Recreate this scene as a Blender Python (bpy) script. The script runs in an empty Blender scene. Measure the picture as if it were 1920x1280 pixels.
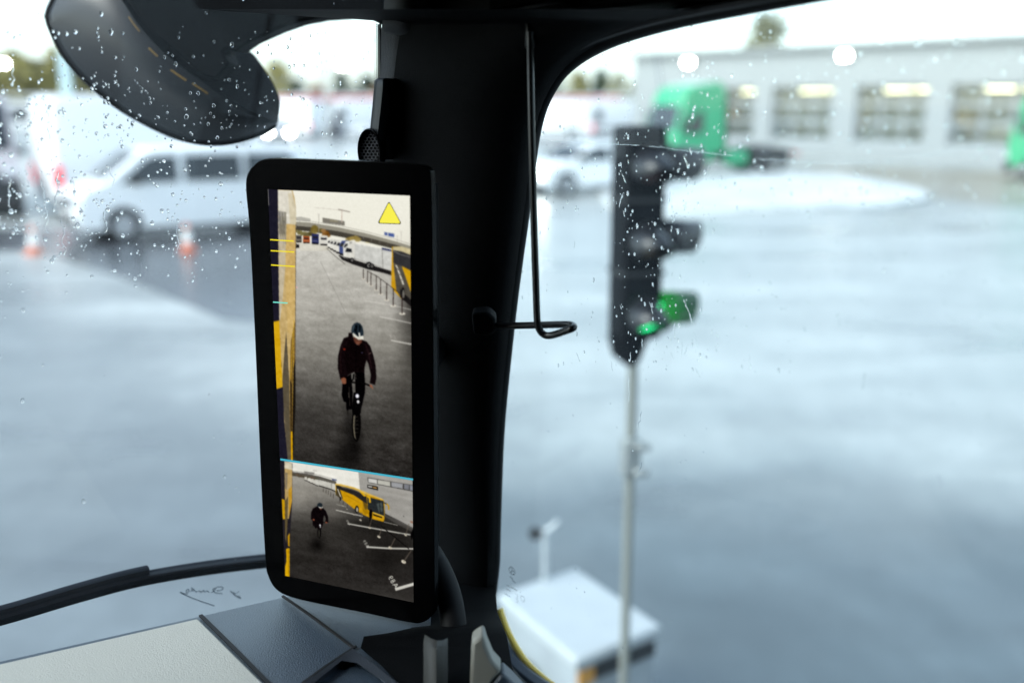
import bpy, bmesh, math, random
import numpy as np
from mathutils import Vector, Matrix
R = math.radians
random.seed(7)
rng = np.random.default_rng(7)
sc = bpy.context.scene
COL = sc.collection

# ------------------------------------------------------------------ camera, sky, sun, exposure
CAMZ = 2.65
PITCH = R(13.52)
F = 35 / 36 * 1920            # focal length in photo pixels
EXP = 1.5
cam_d = bpy.data.cameras.new('camera'); cam = bpy.data.objects.new('camera', cam_d); COL.objects.link(cam)
cam_d.lens = 35; cam_d.sensor_width = 36; cam_d.clip_start = 0.02; cam_d.clip_end = 2000
cam.location = (0, 0, CAMZ); cam.rotation_euler = (math.pi / 2 - PITCH, 0, 0)
cam_d.dof.use_dof = True; cam_d.dof.focus_distance = 0.93; cam_d.dof.aperture_fstop = 2.5
sc.camera = cam
sc.view_settings.view_transform = 'Standard'; sc.view_settings.look = 'None'
sc.view_settings.exposure = EXP; sc.view_settings.gamma = 1
sc.cycles.use_denoising = True
sc.cycles.sample_clamp_indirect = 12
SUN_EL, SUN_AZ = R(40), R(-118)
w = bpy.data.worlds.new('World'); sc.world = w; w.use_nodes = True
nt = w.node_tree; bg = nt.nodes['Background']
sky = nt.nodes.new('ShaderNodeTexSky'); sky.sky_type = 'NISHITA'; sky.sun_disc = False
sky.sun_elevation = SUN_EL; sky.sun_rotation = SUN_AZ
sky.air_density = 1.0; sky.dust_density = 1.5; sky.ozone_density = 1.0
hs = nt.nodes.new('ShaderNodeHueSaturation'); hs.inputs['Saturation'].default_value = 0.5
nt.links.new(sky.outputs[0], hs.inputs['Color']); tn = nt.nodes.new('ShaderNodeMix'); tn.data_type = 'RGBA'; tn.blend_type = 'MULTIPLY'; tn.inputs[0].default_value = 1; tn.inputs[7].default_value = (.90, 1.0, 1.02, 1)
nt.links.new(hs.outputs[0], tn.inputs[6]); nt.links.new(tn.outputs[2], bg.inputs['Color'])
bg.inputs['Strength'].default_value = 0.15
sun_d = bpy.data.lights.new('sun', 'SUN'); sun = bpy.data.objects.new('sun', sun_d); COL.objects.link(sun)
sun_d.energy = 1.05; sun_d.angle = R(25); sun_d.color = (1, 0.97, 0.93)
_s = Vector((math.sin(SUN_AZ) * math.cos(SUN_EL), math.cos(SUN_AZ) * math.cos(SUN_EL), math.sin(SUN_EL)))
sun.rotation_euler = _s.to_track_quat('Z', 'Y').to_euler()

# ------------------------------------------------------------------ view helpers: the photo's sight lines
CAM = Vector((0, 0, CAMZ))
_f = Vector((0, math.cos(PITCH), -math.sin(PITCH))); _u = Vector((0, math.sin(PITCH), math.cos(PITCH))); _r = Vector((1, 0, 0))
def ray(x, y): return _r * ((x - 960) / F) + _u * (-(y - 640) / F) + _f
def at_z(x, y, z=0.0):
    d = ray(x, y); return CAM + d * ((z - CAMZ) / d.z)
def at_y(x, y, Y):
    d = ray(x, y); return CAM + d * (Y / d.y)
def on(x, y, P, n):
    d = ray(x, y); return CAM + d * ((P - CAM).dot(n) / d.dot(n))

# ------------------------------------------------------------------ material helpers
def mat(name, col, rough=0.5, metal=0.0, spec=0.5, emit=None, es=0.0, var=0.0, vscale=8.0, bump=0.0, bscale=200.0, coat=0.0, trans=0.0, ior=None):
    m = bpy.data.materials.new(name); m.use_nodes = True; t = m.node_tree; b = t.nodes['Principled BSDF']
    b.inputs['Base Color'].default_value = (*col, 1); b.inputs['Roughness'].default_value = rough
    b.inputs['Metallic'].default_value = metal; b.inputs['Specular IOR Level'].default_value = spec
    b.inputs['Coat Weight'].default_value = coat; b.inputs['Transmission Weight'].default_value = trans
    if ior: b.inputs['IOR'].default_value = ior
    if emit: b.inputs['Emission Color'].default_value = (*emit, 1); b.inputs['Emission Strength'].default_value = es
    tc = t.nodes.new('ShaderNodeTexCoord')
    if var:
        n = t.nodes.new('ShaderNodeTexNoise'); n.inputs['Scale'].default_value = vscale; n.inputs['Detail'].default_value = 6
        rp = t.nodes.new('ShaderNodeValToRGB')
        rp.color_ramp.elements[0].position = 0.3; rp.color_ramp.elements[1].position = 0.7
        rp.color_ramp.elements[0].color = (*[c * (1 - var) for c in col], 1); rp.color_ramp.elements[1].color = (*[min(1, c * (1 + var)) for c in col], 1)
        t.links.new(tc.outputs['Object'], n.inputs['Vector']); t.links.new(n.outputs['Fac'], rp.inputs['Fac']); t.links.new(rp.outputs[0], b.inputs['Base Color'])
    if bump:
        n2 = t.nodes.new('ShaderNodeTexNoise'); n2.inputs['Scale'].default_value = bscale; n2.inputs['Detail'].default_value = 4
        bp = t.nodes.new('ShaderNodeBump'); bp.inputs['Strength'].default_value = bump; bp.inputs['Distance'].default_value = 0.002
        t.links.new(tc.outputs['Object'], n2.inputs['Vector']); t.links.new(n2.outputs['Fac'], bp.inputs['Height']); t.links.new(bp.outputs[0], b.inputs['Normal'])
    return m
def lampmat(name, col, s):
    m = bpy.data.materials.new(name); m.use_nodes = True; t = m.node_tree; t.nodes.clear()
    e = t.nodes.new('ShaderNodeEmission'); e.inputs[0].default_value = (*col, 1); e.inputs[1].default_value = s
    o = t.nodes.new('ShaderNodeOutputMaterial'); t.links.new(e.outputs[0], o.inputs[0]); return m
def panemat(name, film, tint=(1, 1, 1)):
    m = bpy.data.materials.new(name); m.use_nodes = True; t = m.node_tree; t.nodes.clear(); N = t.nodes.new
    tr = N('ShaderNodeBsdfTransparent'); tr.inputs[0].default_value = (*tint, 1)
    gl = N('ShaderNodeBsdfGlossy'); gl.inputs['Roughness'].default_value = 0.0
    tl = N('ShaderNodeBsdfTranslucent'); tl.inputs[0].default_value = (0.82, 0.92, 1.0, 1)
    lw = N('ShaderNodeLayerWeight'); pw = N('ShaderNodeMath'); pw.operation = 'POWER'; pw.inputs[1].default_value = 5; fr = N('ShaderNodeMath'); fr.operation = 'MULTIPLY_ADD'; fr.inputs[1].default_value = .5; fr.inputs[2].default_value = .02
    tc = N('ShaderNodeTexCoord'); ns = N('ShaderNodeTexNoise'); ns.inputs['Scale'].default_value = 9; ns.inputs['Detail'].default_value = 8
    mr = N('ShaderNodeMapRange'); mr.inputs['From Min'].default_value = 0.3; mr.inputs['From Max'].default_value = 0.7
    mr.inputs['To Min'].default_value = film * 0.6; mr.inputs['To Max'].default_value = film * 1.4
    m1 = N('ShaderNodeMixShader'); m2 = N('ShaderNodeMixShader'); o = N('ShaderNodeOutputMaterial')
    L = t.links.new
    L(tc.outputs['Object'], ns.inputs['Vector']); L(ns.outputs['Fac'], mr.inputs['Value']); L(mr.outputs[0], m1.inputs[0])
    L(tr.outputs[0], m1.inputs[1]); L(tl.outputs[0], m1.inputs[2])
    L(lw.outputs['Facing'], pw.inputs[0]); L(pw.outputs[0], fr.inputs[0]); L(fr.outputs[0], m2.inputs[0]); L(m1.outputs[0], m2.inputs[1]); L(gl.outputs[0], m2.inputs[2]); L(m2.outputs[0], o.inputs[0])
    return m

# ------------------------------------------------------------------ mesh helpers
def finish(name, bm, m, parent=None, origin=None, smooth=40, bevel=0, seg=2, loc=None):
    if origin is not None: bmesh.ops.translate(bm, vec=-Vector(origin), verts=bm.verts)
    bmesh.ops.recalc_face_normals(bm, faces=bm.faces)
    me = bpy.data.meshes.new(name); 
    for f in bm.faces: f.smooth = bool(smooth)
    bm.to_mesh(me); bm.free()
    if smooth: me.set_sharp_from_angle(angle=R(smooth))
    o = bpy.data.objects.new(name, me); COL.objects.link(o)
    for mm in (m if isinstance(m, (list, tuple)) else [m]): me.materials.append(mm)
    if bevel:
        b = o.modifiers.new('bevel', 'BEVEL'); b.width = bevel; b.segments = seg; b.limit_method = 'ANGLE'; b.angle_limit = R(35)
    if parent: o.parent = parent
    if loc is not None: o.location = loc
    return o
def tag(o, label=None, cat=None, group=None, kind=None):
    if label: o['label'] = label
    if cat: o['category'] = cat
    if group: o['group'] = group
    if kind: o['kind'] = kind
    return o
def empty(name, loc=(0, 0, 0), rz=0, label=None, cat=None, group=None):
    o = bpy.data.objects.new(name, None); COL.objects.link(o); o.location = loc; o.rotation_euler = (0, 0, rz); o.empty_display_size = 0.2
    return tag(o, label, cat, group)
def dup(o, parent=None):
    c = o.copy(); COL.objects.link(c); c.parent = parent
    for ch in list(o.children): dup(ch, c)
    return c
def place(o, loc, rz, label, group=None):
    o.location = loc; o.rotation_euler = (0, 0, rz); o['label'] = label
    if group: o['group'] = group
    return o
def box(bm, c, s, rz=0):
    M = Matrix.Translation(c) @ Matrix.Rotation(rz, 4, 'Z') @ Matrix.Diagonal((*s, 1))
    return bmesh.ops.create_cube(bm, size=1, matrix=M)['verts']
def frame_of(d):
    d = d.normalized(); a = Vector((0, 0, 1)) if abs(d.z) < 0.9 else Vector((1, 0, 0))
    x = d.cross(a).normalized(); return x, d.cross(x).normalized()
def tube(bm, pts, r, n=12, cap=True):
    pts = [Vector(p) for p in pts]; rs = r if isinstance(r, (list, tuple)) else [r] * len(pts)
    rings = []; x = None
    for i, p in enumerate(pts):
        d = (pts[min(i + 1, len(pts) - 1)] - pts[max(i - 1, 0)]).normalized()
        if x is None: x, y = frame_of(d)
        else:
            x = (x - d * x.dot(d)).normalized(); y = d.cross(x)
        rings.append([bm.verts.new(p + (x * math.cos(2 * math.pi * k / n) + y * math.sin(2 * math.pi * k / n)) * rs[i]) for k in range(n)])
    for a, b in zip(rings, rings[1:]):
        for k in range(n): bm.faces.new((a[k], a[(k + 1) % n], b[(k + 1) % n], b[k]))
    if cap: bm.faces.new(rings[0][::-1]); bm.faces.new(rings[-1])
def cyl(bm, a, b, r, n=24, r2=None): tube(bm, [a, b], [r, r if r2 is None else r2], n)
def slab(bm, pts, off):
    """closed prism: polygon pts and the same polygon moved by off"""
    a = [bm.verts.new(p) for p in pts]; b = [bm.verts.new(Vector(p) + (off if isinstance(off, Vector) else Vector(off))) for p in pts]
    n = len(a); bm.faces.new(a); bm.faces.new(b[::-1])
    for k in range(n): bm.faces.new((a[k], b[k], b[(k + 1) % n], a[(k + 1) % n]))
def sheet(bm, rows, off=None):
    """grid surface through rows of points; with off a closed shell"""
    g = [[bm.verts.new(p) for p in r] for r in rows]
    for a, b in zip(g, g[1:]):
        for k in range(len(a) - 1): bm.faces.new((a[k], a[k + 1], b[k + 1], b[k]))
    if off is not None:
        h = [[bm.verts.new(off(Vector(p)) if callable(off) else Vector(p) + off) for p in r] for r in rows]
        for a, b in zip(h, h[1:]):
            for k in range(len(a) - 1): bm.faces.new((a[k], b[k], b[k + 1], a[k + 1]))
        loop = g[0] + [r[-1] for r in g[1:]] + g[-1][-2::-1] + [r[0] for r in g[-2:0:-1]]
        lo2 = h[0] + [r[-1] for r in h[1:]] + h[-1][-2::-1] + [r[0] for r in h[-2:0:-1]]
        for k in range(len(loop)):
            bm.faces.new((loop[k], lo2[k], lo2[(k + 1) % len(loop)], loop[(k + 1) % len(loop)]))
def spline(pts, n=8):
    """Catmull-Rom through 2-D or 3-D points"""
    P = [np.array(p, float) for p in pts]; P = [2 * P[0] - P[1]] + P + [2 * P[-1] - P[-2]]; out = []
    for i in range(1, len(P) - 2):
        for k in range(n):
            t = k / n; a, b, c, d = P[i - 1:i + 3]
            out.append(0.5 * ((2 * b) + (c - a) * t + (2 * a - 5 * b + 4 * c - d) * t * t + (3 * b - a - 3 * c + d) * t ** 3))
    out.append(P[-2]); return out
BM = bmesh.new

# ------------------------------------------------------------------ materials
white_paint = mat('white_paint', (0.84, 0.85, 0.86), 0.25, coat=0.6, var=0.03)
silver_paint = mat('silver_paint', (0.70, 0.71, 0.73), 0.3, coat=0.5, var=0.03)
grey_paint = mat('grey_paint', (0.36, 0.35, 0.37), 0.3, coat=0.5)
green_paint = mat('green_paint', (0.0, 0.31, 0.13), 0.3, coat=0.6, var=0.06)
dark_plastic = mat('dark_plastic', (0.02, 0.021, 0.023), 0.5)
rubber = mat('rubber', (0.015, 0.015, 0.016), 0.75)
car_glass = mat('car_glass', (0.015, 0.02, 0.025), 0.06, spec=0.6)
alloy = mat('alloy', (0.45, 0.46, 0.48), 0.35, metal=0.8)
steel = mat('steel', (0.42, 0.42, 0.41), 0.45, metal=0.6)
red_lens = mat('red_lens', (0.55, 0.03, 0.04), 0.2, emit=(1, 0.05, 0.06), es=0.35)
head_lens = mat('head_lens', (0.7, 0.72, 0.75), 0.1)
lamp_white = lampmat('lamp_white', (1.0, 0.96, 0.86), 20)
lamp_head = lampmat('lamp_head', (1.0, 0.97, 0.9), 40)
lamp_warm = lampmat('lamp_warm', (1.0, 0.84, 0.48), 6)
lamp_amber = lampmat('lamp_amber', (1.0, 0.7, 0.2), 2.2)

# ------------------------------------------------------------------ ground
def asphalt(name, base, base2, r0, r1, scale, masks=()):
    m = bpy.data.materials.new(name); m.use_nodes = True; t = m.node_tree; b = t.nodes['Principled BSDF']; N = t.nodes.new; L = t.links.new
    tc = N('ShaderNodeTexCoord'); mp = N('ShaderNodeMapping'); mp.inputs['Scale'].default_value = (1, 0.55, 1); mp.inputs['Rotation'].default_value = (0, 0, R(-28))
    L(tc.outputs['Object'], mp.inputs['Vector'])
    n1 = N('ShaderNodeTexNoise'); n1.inputs['Scale'].default_value = scale; n1.inputs['Detail'].default_value = 9; n1.inputs['Roughness'].default_value = 0.62; n1.inputs['Distortion'].default_value = 0.6
    L(mp.outputs[0], n1.inputs['Vector'])
    rp = N('ShaderNodeValToRGB'); rp.color_ramp.elements[0].position = 0.36; rp.color_ramp.elements[1].position = 0.64
    rp.color_ramp.elements[0].color = (*base, 1); rp.color_ramp.elements[1].color = (*base2, 1); L(n1.outputs['Fac'], rp.inputs[0]); L(rp.outputs[0], b.inputs['Base Color'])
    mr = N('ShaderNodeMapRange'); mr.inputs['From Min'].default_value = 0.35; mr.inputs['From Max'].default_value = 0.65; mr.inputs['To Min'].default_value = r0; mr.inputs['To Max'].default_value = r1
    L(n1.outputs['Fac'], mr.inputs['Value']); L(mr.outputs[0], b.inputs['Roughness'])
    n2 = N('ShaderNodeTexNoise'); n2.inputs['Scale'].default_value = 60; n2.inputs['Detail'].default_value = 5; L(tc.outputs['Object'], n2.inputs['Vector'])
    bp = N('ShaderNodeBump'); bp.inputs['Strength'].default_value = 0.25; bp.inputs['Distance'].default_value = 0.01; L(n2.outputs['Fac'], bp.inputs['Height']); L(bp.outputs[0], b.inputs['Normal'])
    b.inputs['Specular IOR Level'].default_value = 1.0
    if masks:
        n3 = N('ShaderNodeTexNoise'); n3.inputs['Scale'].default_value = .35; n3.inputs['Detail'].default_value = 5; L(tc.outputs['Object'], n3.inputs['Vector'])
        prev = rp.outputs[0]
        for P_, nx_, ny_, soft_, col_, amt in masks:          # far sky sheen painted in as paler colour, plus paler paving; soft ragged border
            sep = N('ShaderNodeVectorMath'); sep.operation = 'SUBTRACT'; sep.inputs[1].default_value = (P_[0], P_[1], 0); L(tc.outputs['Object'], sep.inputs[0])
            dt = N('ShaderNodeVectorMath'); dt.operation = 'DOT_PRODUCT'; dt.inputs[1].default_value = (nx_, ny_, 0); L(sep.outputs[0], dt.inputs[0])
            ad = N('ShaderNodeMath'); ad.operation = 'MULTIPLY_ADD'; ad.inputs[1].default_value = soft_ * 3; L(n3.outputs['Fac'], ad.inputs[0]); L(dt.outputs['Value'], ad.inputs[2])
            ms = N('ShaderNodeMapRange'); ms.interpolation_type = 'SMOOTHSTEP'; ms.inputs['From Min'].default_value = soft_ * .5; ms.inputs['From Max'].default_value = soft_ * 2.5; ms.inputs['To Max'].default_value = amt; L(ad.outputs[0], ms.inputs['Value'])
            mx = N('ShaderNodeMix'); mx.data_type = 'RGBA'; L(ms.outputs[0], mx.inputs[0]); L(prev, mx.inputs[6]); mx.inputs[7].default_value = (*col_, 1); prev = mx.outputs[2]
        mp2 = N('ShaderNodeMapping'); mp2.inputs['Rotation'].default_value = (0, 0, R(58)); mp2.inputs['Scale'].default_value = (.34, 1.0, 1)
        n4 = N('ShaderNodeTexNoise'); n4.inputs['Scale'].default_value = .75; n4.inputs['Detail'].default_value = 7; n4.inputs['Roughness'].default_value = .6; n4.inputs['Distortion'].default_value = .4
        L(tc.outputs['Object'], mp2.inputs['Vector']); L(mp2.outputs[0], n4.inputs['Vector'])
        r4 = N('ShaderNodeMapRange'); r4.inputs['From Min'].default_value = .36; r4.inputs['From Max'].default_value = .62; r4.inputs['To Min'].default_value = .62; r4.inputs['To Max'].default_value = 1.25; L(n4.outputs['Fac'], r4.inputs['Value'])
        vm = N('ShaderNodeVectorMath'); vm.operation = 'SCALE'; L(prev, vm.inputs[0]); n5 = N('ShaderNodeTexNoise'); n5.inputs['Scale'].default_value = 3.2; n5.inputs['Detail'].default_value = 8; n5.inputs['Roughness'].default_value = .7; L(mp.outputs[0], n5.inputs['Vector'])
        r5 = N('ShaderNodeMapRange'); r5.inputs['From Min'].default_value = .38; r5.inputs['From Max'].default_value = .62; r5.inputs['To Min'].default_value = .91; r5.inputs['To Max'].default_value = 1.09; L(n5.outputs['Fac'], r5.inputs['Value'])
        mu = N('ShaderNodeMath'); mu.operation = 'MULTIPLY'; L(r4.outputs[0], mu.inputs[0]); L(r5.outputs[0], mu.inputs[1]); L(mu.outputs[0], vm.inputs['Scale']); L(vm.outputs[0], b.inputs['Base Color'])
        ra = N('ShaderNodeMapRange'); ra.inputs['From Min'].default_value = .36; ra.inputs['From Max'].default_value = .62; ra.inputs['To Min'].default_value = r0 * 1.15; ra.inputs['To Max'].default_value = r1; L(n4.outputs['Fac'], ra.inputs['Value']); L(ra.outputs[0], b.inputs['Roughness'])
    return m
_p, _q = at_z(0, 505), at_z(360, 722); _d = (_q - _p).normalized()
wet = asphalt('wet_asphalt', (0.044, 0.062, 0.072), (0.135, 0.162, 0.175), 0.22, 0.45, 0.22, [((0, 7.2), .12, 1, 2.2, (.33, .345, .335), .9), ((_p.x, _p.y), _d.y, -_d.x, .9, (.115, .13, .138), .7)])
if ((0 - _p.x) * _d.y - (0 - _p.y) * _d.x) < 0: raise SystemExit('flip')
wet_dark = asphalt('wet_dark_asphalt', (0.045, 0.05, 0.058), (0.08, 0.085, 0.095), 0.10, 0.25, 0.4)
pale_slab = asphalt('pale_wet_concrete', (0.13, 0.14, 0.15), (0.19, 0.20, 0.21), 0.15, 0.35, 0.5)
beige_slab = asphalt('beige_paving', (0.20, 0.18, 0.14), (0.27, 0.245, 0.2), 0.25, 0.5, 0.4)
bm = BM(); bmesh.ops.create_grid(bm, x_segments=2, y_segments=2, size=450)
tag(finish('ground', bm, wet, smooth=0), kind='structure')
def patch(name, px, m, z):
    bm = BM(); bm.faces.new([bm.verts.new(at_z(x, y, z)) for x, y in px]); tag(finish(name, bm, m, smooth=0), kind='structure')
patch('asphalt_lane', [(-300, 470), (-300, 420), (60, 430), (500, 425), (900, 440), (900, 560), (650, 620), (420, 600), (230, 520), (60, 470)], wet_dark, 0.004)
patch('paved_forecourt', [(1500, 312), (1900, 322), (2300, 345), (2400, 400), (1900, 385), (1745, 372), (1700, 345)], beige_slab, 0.004)
# low white traffic island with a kerb
isl = spline([(1120, 350), (1180, 329), (1300, 322), (1480, 324), (1640, 336), (1742, 362), (1690, 378), (1500, 388), (1300, 392), (1160, 388), (1120, 350)], 6)[:-1]
white_conc = mat('white_concrete', (0.56, 0.58, 0.58), 0.5, var=0.25, vscale=.8)
bm = BM(); slab(bm, [at_z(x, y, 0.13) for x, y in isl], (0, 0, -0.2))
tag(finish('traffic_island', bm, white_conc, bevel=0.02), kind='structure')

# ------------------------------------------------------------------ vehicles
def vehicle(name, prof, width, belt, wins, wheels, paint, tumble=0.16, wr=0.34, front=None, rear=None):
    root = empty(name)
    hw = width / 2
    yy = lambda z: hw * (1 - max(0, z - belt) * tumble)
    bm = BM()
    sec = []
    for s, k in ((-1, 1), (-0.93, 1), (0.93, 1), (1, 1)):
        pts = []
        cx = sum(p[0] for p in prof) / len(prof); cz = sum(p[1] for p in prof) / len(prof)
        for x, z in prof:
            e = 0.965 if abs(s) == 1 else 1.0
            pts.append(Vector((cx + (x - cx) * e, s * yy(z), cz + (z - cz) * (e if z > cz else 1))))
        sec.append([bm.verts.new(p) for p in pts])
    n = len(prof)
    for a, b in zip(sec, sec[1:]):
        for k in range(n): bm.faces.new((a[k], a[(k + 1) % n], b[(k + 1) % n], b[k]))
    bm.faces.new(sec[0]); bm.faces.new(sec[-1][::-1])
    body = finish('body', bm, paint, root, bevel=0.03, seg=3)
    for kind, w_ in wins:
        if kind == 'side':
            for s in (1, -1):
                bm = BM(); slab(bm, [Vector((x, s * (yy(z) + 0.012), z)) for x, z in w_], Vector((0, -s * 0.03, 0)))
                finish('window', bm, car_glass, root, smooth=0)
        else:
            (x0, z0), (x1, z1), m_ = w_
            d = Vector((x1 - x0, 0, z1 - z0)).normalized(); nn = Vector((d.z, 0, -d.x)) * (1 if kind == 'front' else -1)
            bm = BM(); p = [Vector((x0, -yy(z0) * m_, z0)), Vector((x0, yy(z0) * m_, z0)), Vector((x1, yy(z1) * m_, z1)), Vector((x1, -yy(z1) * m_, z1))]
            slab(bm, [q + nn * 0.012 for q in p], -nn * 0.03)
            finish('windscreen' if kind == 'front' else 'rear_window', bm, car_glass, root, smooth=0)
    bmA = BM()
    for x in wheels:
        for s in (1, -1):
            wb = BM(); cyl(wb, (x, s * (hw - 0.21), wr), (x, s * (hw + 0.01), wr), wr, 28)
            wo = finish('wheel', wb, rubber, root, bevel=0.03)
            rb = BM(); cyl(rb, (x, s * (hw - 0.05), wr), (x, s * (hw + 0.018), wr), wr * 0.66, 20)
            for k in range(5):
                a = k * 2 * math.pi / 5; cyl(rb, (x + math.cos(a) * wr * .12, s * (hw + .02), wr + math.sin(a) * wr * .12), (x + math.cos(a) * wr * .62, s * (hw + .02), wr + math.sin(a) * wr * .62), 0.03, 6)
            finish('rim', rb, alloy, wo)
            ab = BM()                                       # dark arch around the tyre
            pts = [(x + math.cos(t) * wr * 1.17, wr + math.sin(t) * wr * 1.17) for t in [math.pi * k / 14 for k in range(15)]]
            slab(ab, [Vector((px, s * (hw + 0.004), pz)) for px, pz in pts], Vector((0, -s * 0.1, 0)))
            finish('wheel_arch', ab, dark_plastic, root, smooth=0)
    xf = max(p[0] for p in prof); xr = min(p[0] for p in prof)
    sb = BM(); box(sb, (0, 0, 0.27), (xf - xr - 0.5, width * 0.99, 0.14)); finish('sill', sb, dark_plastic, root, bevel=0.03)
    return root, yy, xf, xr
def lights(root, xf, xr, hw, zh, zt, th=0.16, lit=False, tail=0.3):
    for s in (1, -1):
        b = BM(); box(b, (xf - 0.10, s * (hw - 0.2), zh), (0.22, 0.34, th)); finish('headlight', b, lamp_head if lit else head_lens, root, bevel=0.04)
        b = BM(); box(b, (xr + 0.06, s * (hw - 0.06), zt), (0.16, 0.15, tail)); finish('tail_light', b, red_lens, root, bevel=0.02)
        b = BM(); box(b, (xf - 1.25, s * (hw + 0.09), zh + 0.42), (0.16, 0.2, 0.22)); finish('door_mirror', b, dark_plastic, root, bevel=0.04)
    b = BM(); box(b, (xf - 0.03, 0, zh - 0.08), (0.12, hw * 1.1, 0.2)); finish('grille', b, dark_plastic, root, bevel=0.02)
    b = BM(); box(b, (xf - 0.05, 0, zh - 0.42), (0.16, hw * 1.75, 0.2)); finish('bumper', b, dark_plastic, root, bevel=0.03)
    b = BM(); box(b, (xf + 0.035, 0, zh - 0.28), (0.02, 0.5, 0.11)); finish('number_plate', b, white_paint, root)
V_PROF = [(-2.5, .33), (-2.56, .9), (-2.47, 1.7), (-2.25, 1.88), (-1.0, 1.92), (.85, 1.9), (1.15, 1.84), (1.95, 1.23), (2.4, 1.07), (2.54, .82), (2.56, .42), (2.42, .26), (-2.38, .26)]
V_WIN = [('side', [(.42, 1.2), (1.62, 1.2), (1.45, 1.36), (1.05, 1.68), (.86, 1.74), (.42, 1.74)]), ('side', [(-.95, 1.2), (.28, 1.2), (.28, 1.74), (-.95, 1.74)]), ('side', [(-2.25, 1.2), (-1.08, 1.2), (-1.08, 1.74), (-2.12, 1.72)]),
         ('front', ((1.95, 1.235), (1.17, 1.835), .84)), ('rear', ((-2.53, 1.2), (-2.475, 1.68), .82))]
def people_van(name, paint, lit=False):
    r, yy, xf, xr = vehicle(name, V_PROF, 1.93, 1.1, V_WIN, (1.62, -1.58), paint)
    lights(r, xf, xr, .965, .86, .95, lit=lit, tail=.4); r['category'] = 'van'; return r
S_PROF = [(-3.0, .4), (-3.03, 1.2), (-2.98, 2.6), (-2.85, 2.78), (1.3, 2.82), (1.65, 2.68), (2.2, 1.5), (2.75, 1.28), (2.95, 1.0), (2.97, .45), (2.8, .3), (-2.85, .3)]
S_WIN = [('side', [(.95, 1.4), (2.0, 1.4), (1.65, 2.05), (.95, 2.1)]), ('front', ((2.22, 1.55), (1.72, 2.6), .86))]
def panel_van(name, paint, lit=False):
    r, yy, xf, xr = vehicle(name, S_PROF, 2.02, 1.3, S_WIN, (2.0, -1.75), paint, tumble=.07, wr=.36)
    lights(r, xf, xr, 1.01, 1.05, .95, lit=lit, tail=.5); r['category'] = 'van'
    for s in (1, -1):
        b = BM(); box(b, (-.2, s * 1.012, .78), (3.6, .03, .12)); finish('rubbing_strip', b, dark_plastic, r, bevel=.01)
    return r
C_PROF = [(-2.1, .35), (-2.18, .7), (-2.1, .95), (-1.75, 1.3), (-1.2, 1.46), (.2, 1.48), (.55, 1.4), (1.15, .98), (1.95, .86), (2.12, .68), (2.15, .38), (2.0, .25), (-2.0, .25)]
C_WIN = [('side', [(-.1, .98), (.95, .98), (.5, 1.32), (-.1, 1.38)]), ('side', [(-1.6, .98), (-.2, .98), (-.2, 1.38), (-1.2, 1.35)]), ('front', ((1.12, 1.0), (.57, 1.385), .86)), ('rear', ((-2.06, 1.0), (-1.77, 1.29), .8))]
def car(name, paint, lit=False):
    r, yy, xf, xr = vehicle(name, C_PROF, 1.8, .95, C_WIN, (1.35, -1.3), paint, tumble=.28, wr=.32)
    lights(r, xf, xr, .9, .68, .75, th=.14, lit=lit, tail=.2); r['category'] = 'car'; return r

van = people_van('people_van', white_paint)
p = at_z(222, 456)
van.scale = (.93, .93, .93); _a = R(180 + 33); place(van, (p.x - 1.62 * math.cos(_a) + .965 * math.sin(_a), p.y - 1.62 * math.sin(_a) - .965 * math.cos(_a) + .1, 0), _a, 'white people carrier van with dark side windows parked behind the traffic cones')
sprinter = panel_van('panel_van', white_paint)
place(sprinter, (-8.95, 26.2, 0), R(40), 'tall white panel van with red tail light behind the people carrier')
gv = panel_van('panel_van', mat('pinkish_grey_paint', (.42, .39, .41), .3, coat=.5))
b = BM(); box(b, (2.93, 0, .62), (.3, 1.96, .5)); finish('front_apron', b, dark_plastic, gv, bevel=.05)
place(gv, (-13.9, 26.0, 0), R(-62), 'pinkish grey van with dark windscreen and black bumper at the edge of the photo')
wc = car('parked_car', white_paint, lit=True)
place(wc, (2.35, 30.5, 0), R(180 + 28), 'white car with a lit headlight behind the traffic light')
# far row of parked white vans and cars
GR = 'white vehicles parked along the far side of the yard'
far_v = panel_van('panel_van', white_paint); place(far_v, (-17.2, 78, 0), R(150), 'far white van just right of the black front mirror', GR)
spots = [(-12.2, 80, 200, 'far white van parked behind the standing person'), (2.6, 70, 170, 'far white van above the roof of the headlit white car'), (7.2, 74, 190, 'far white van beside the workshop corner')]
for x, y, a, lb in spots: place(dup(far_v), (x, y, 0), R(a), lb, GR)
fc = car('parked_car', silver_paint, lit=True); place(fc, (-15.8, 68.5, 0), R(-75), 'silver car with bright headlights facing across the wet yard')
fc2 = dup(wc); place(fc2, (-9.2, 72, 0), R(195), 'far white car partly hidden by the pillar speaker')
for ch in fc2.children:
    if ch.name.startswith('headlight'): ch.data = ch.data.copy(); ch.data.materials[0] = head_lens
rc = car('parked_car', mat('red_paint', (.45, .02, .03), .3, coat=.6)); place(rc, (-10.4, 86, 0), R(185), 'red car behind the far white car')
rv = panel_van('panel_van', mat('dark_red_paint', (.5, .03, .05), .3, coat=.6)); place(rv, (4.0, 88, 0), R(180), 'red van beyond the headlit white car')

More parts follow.
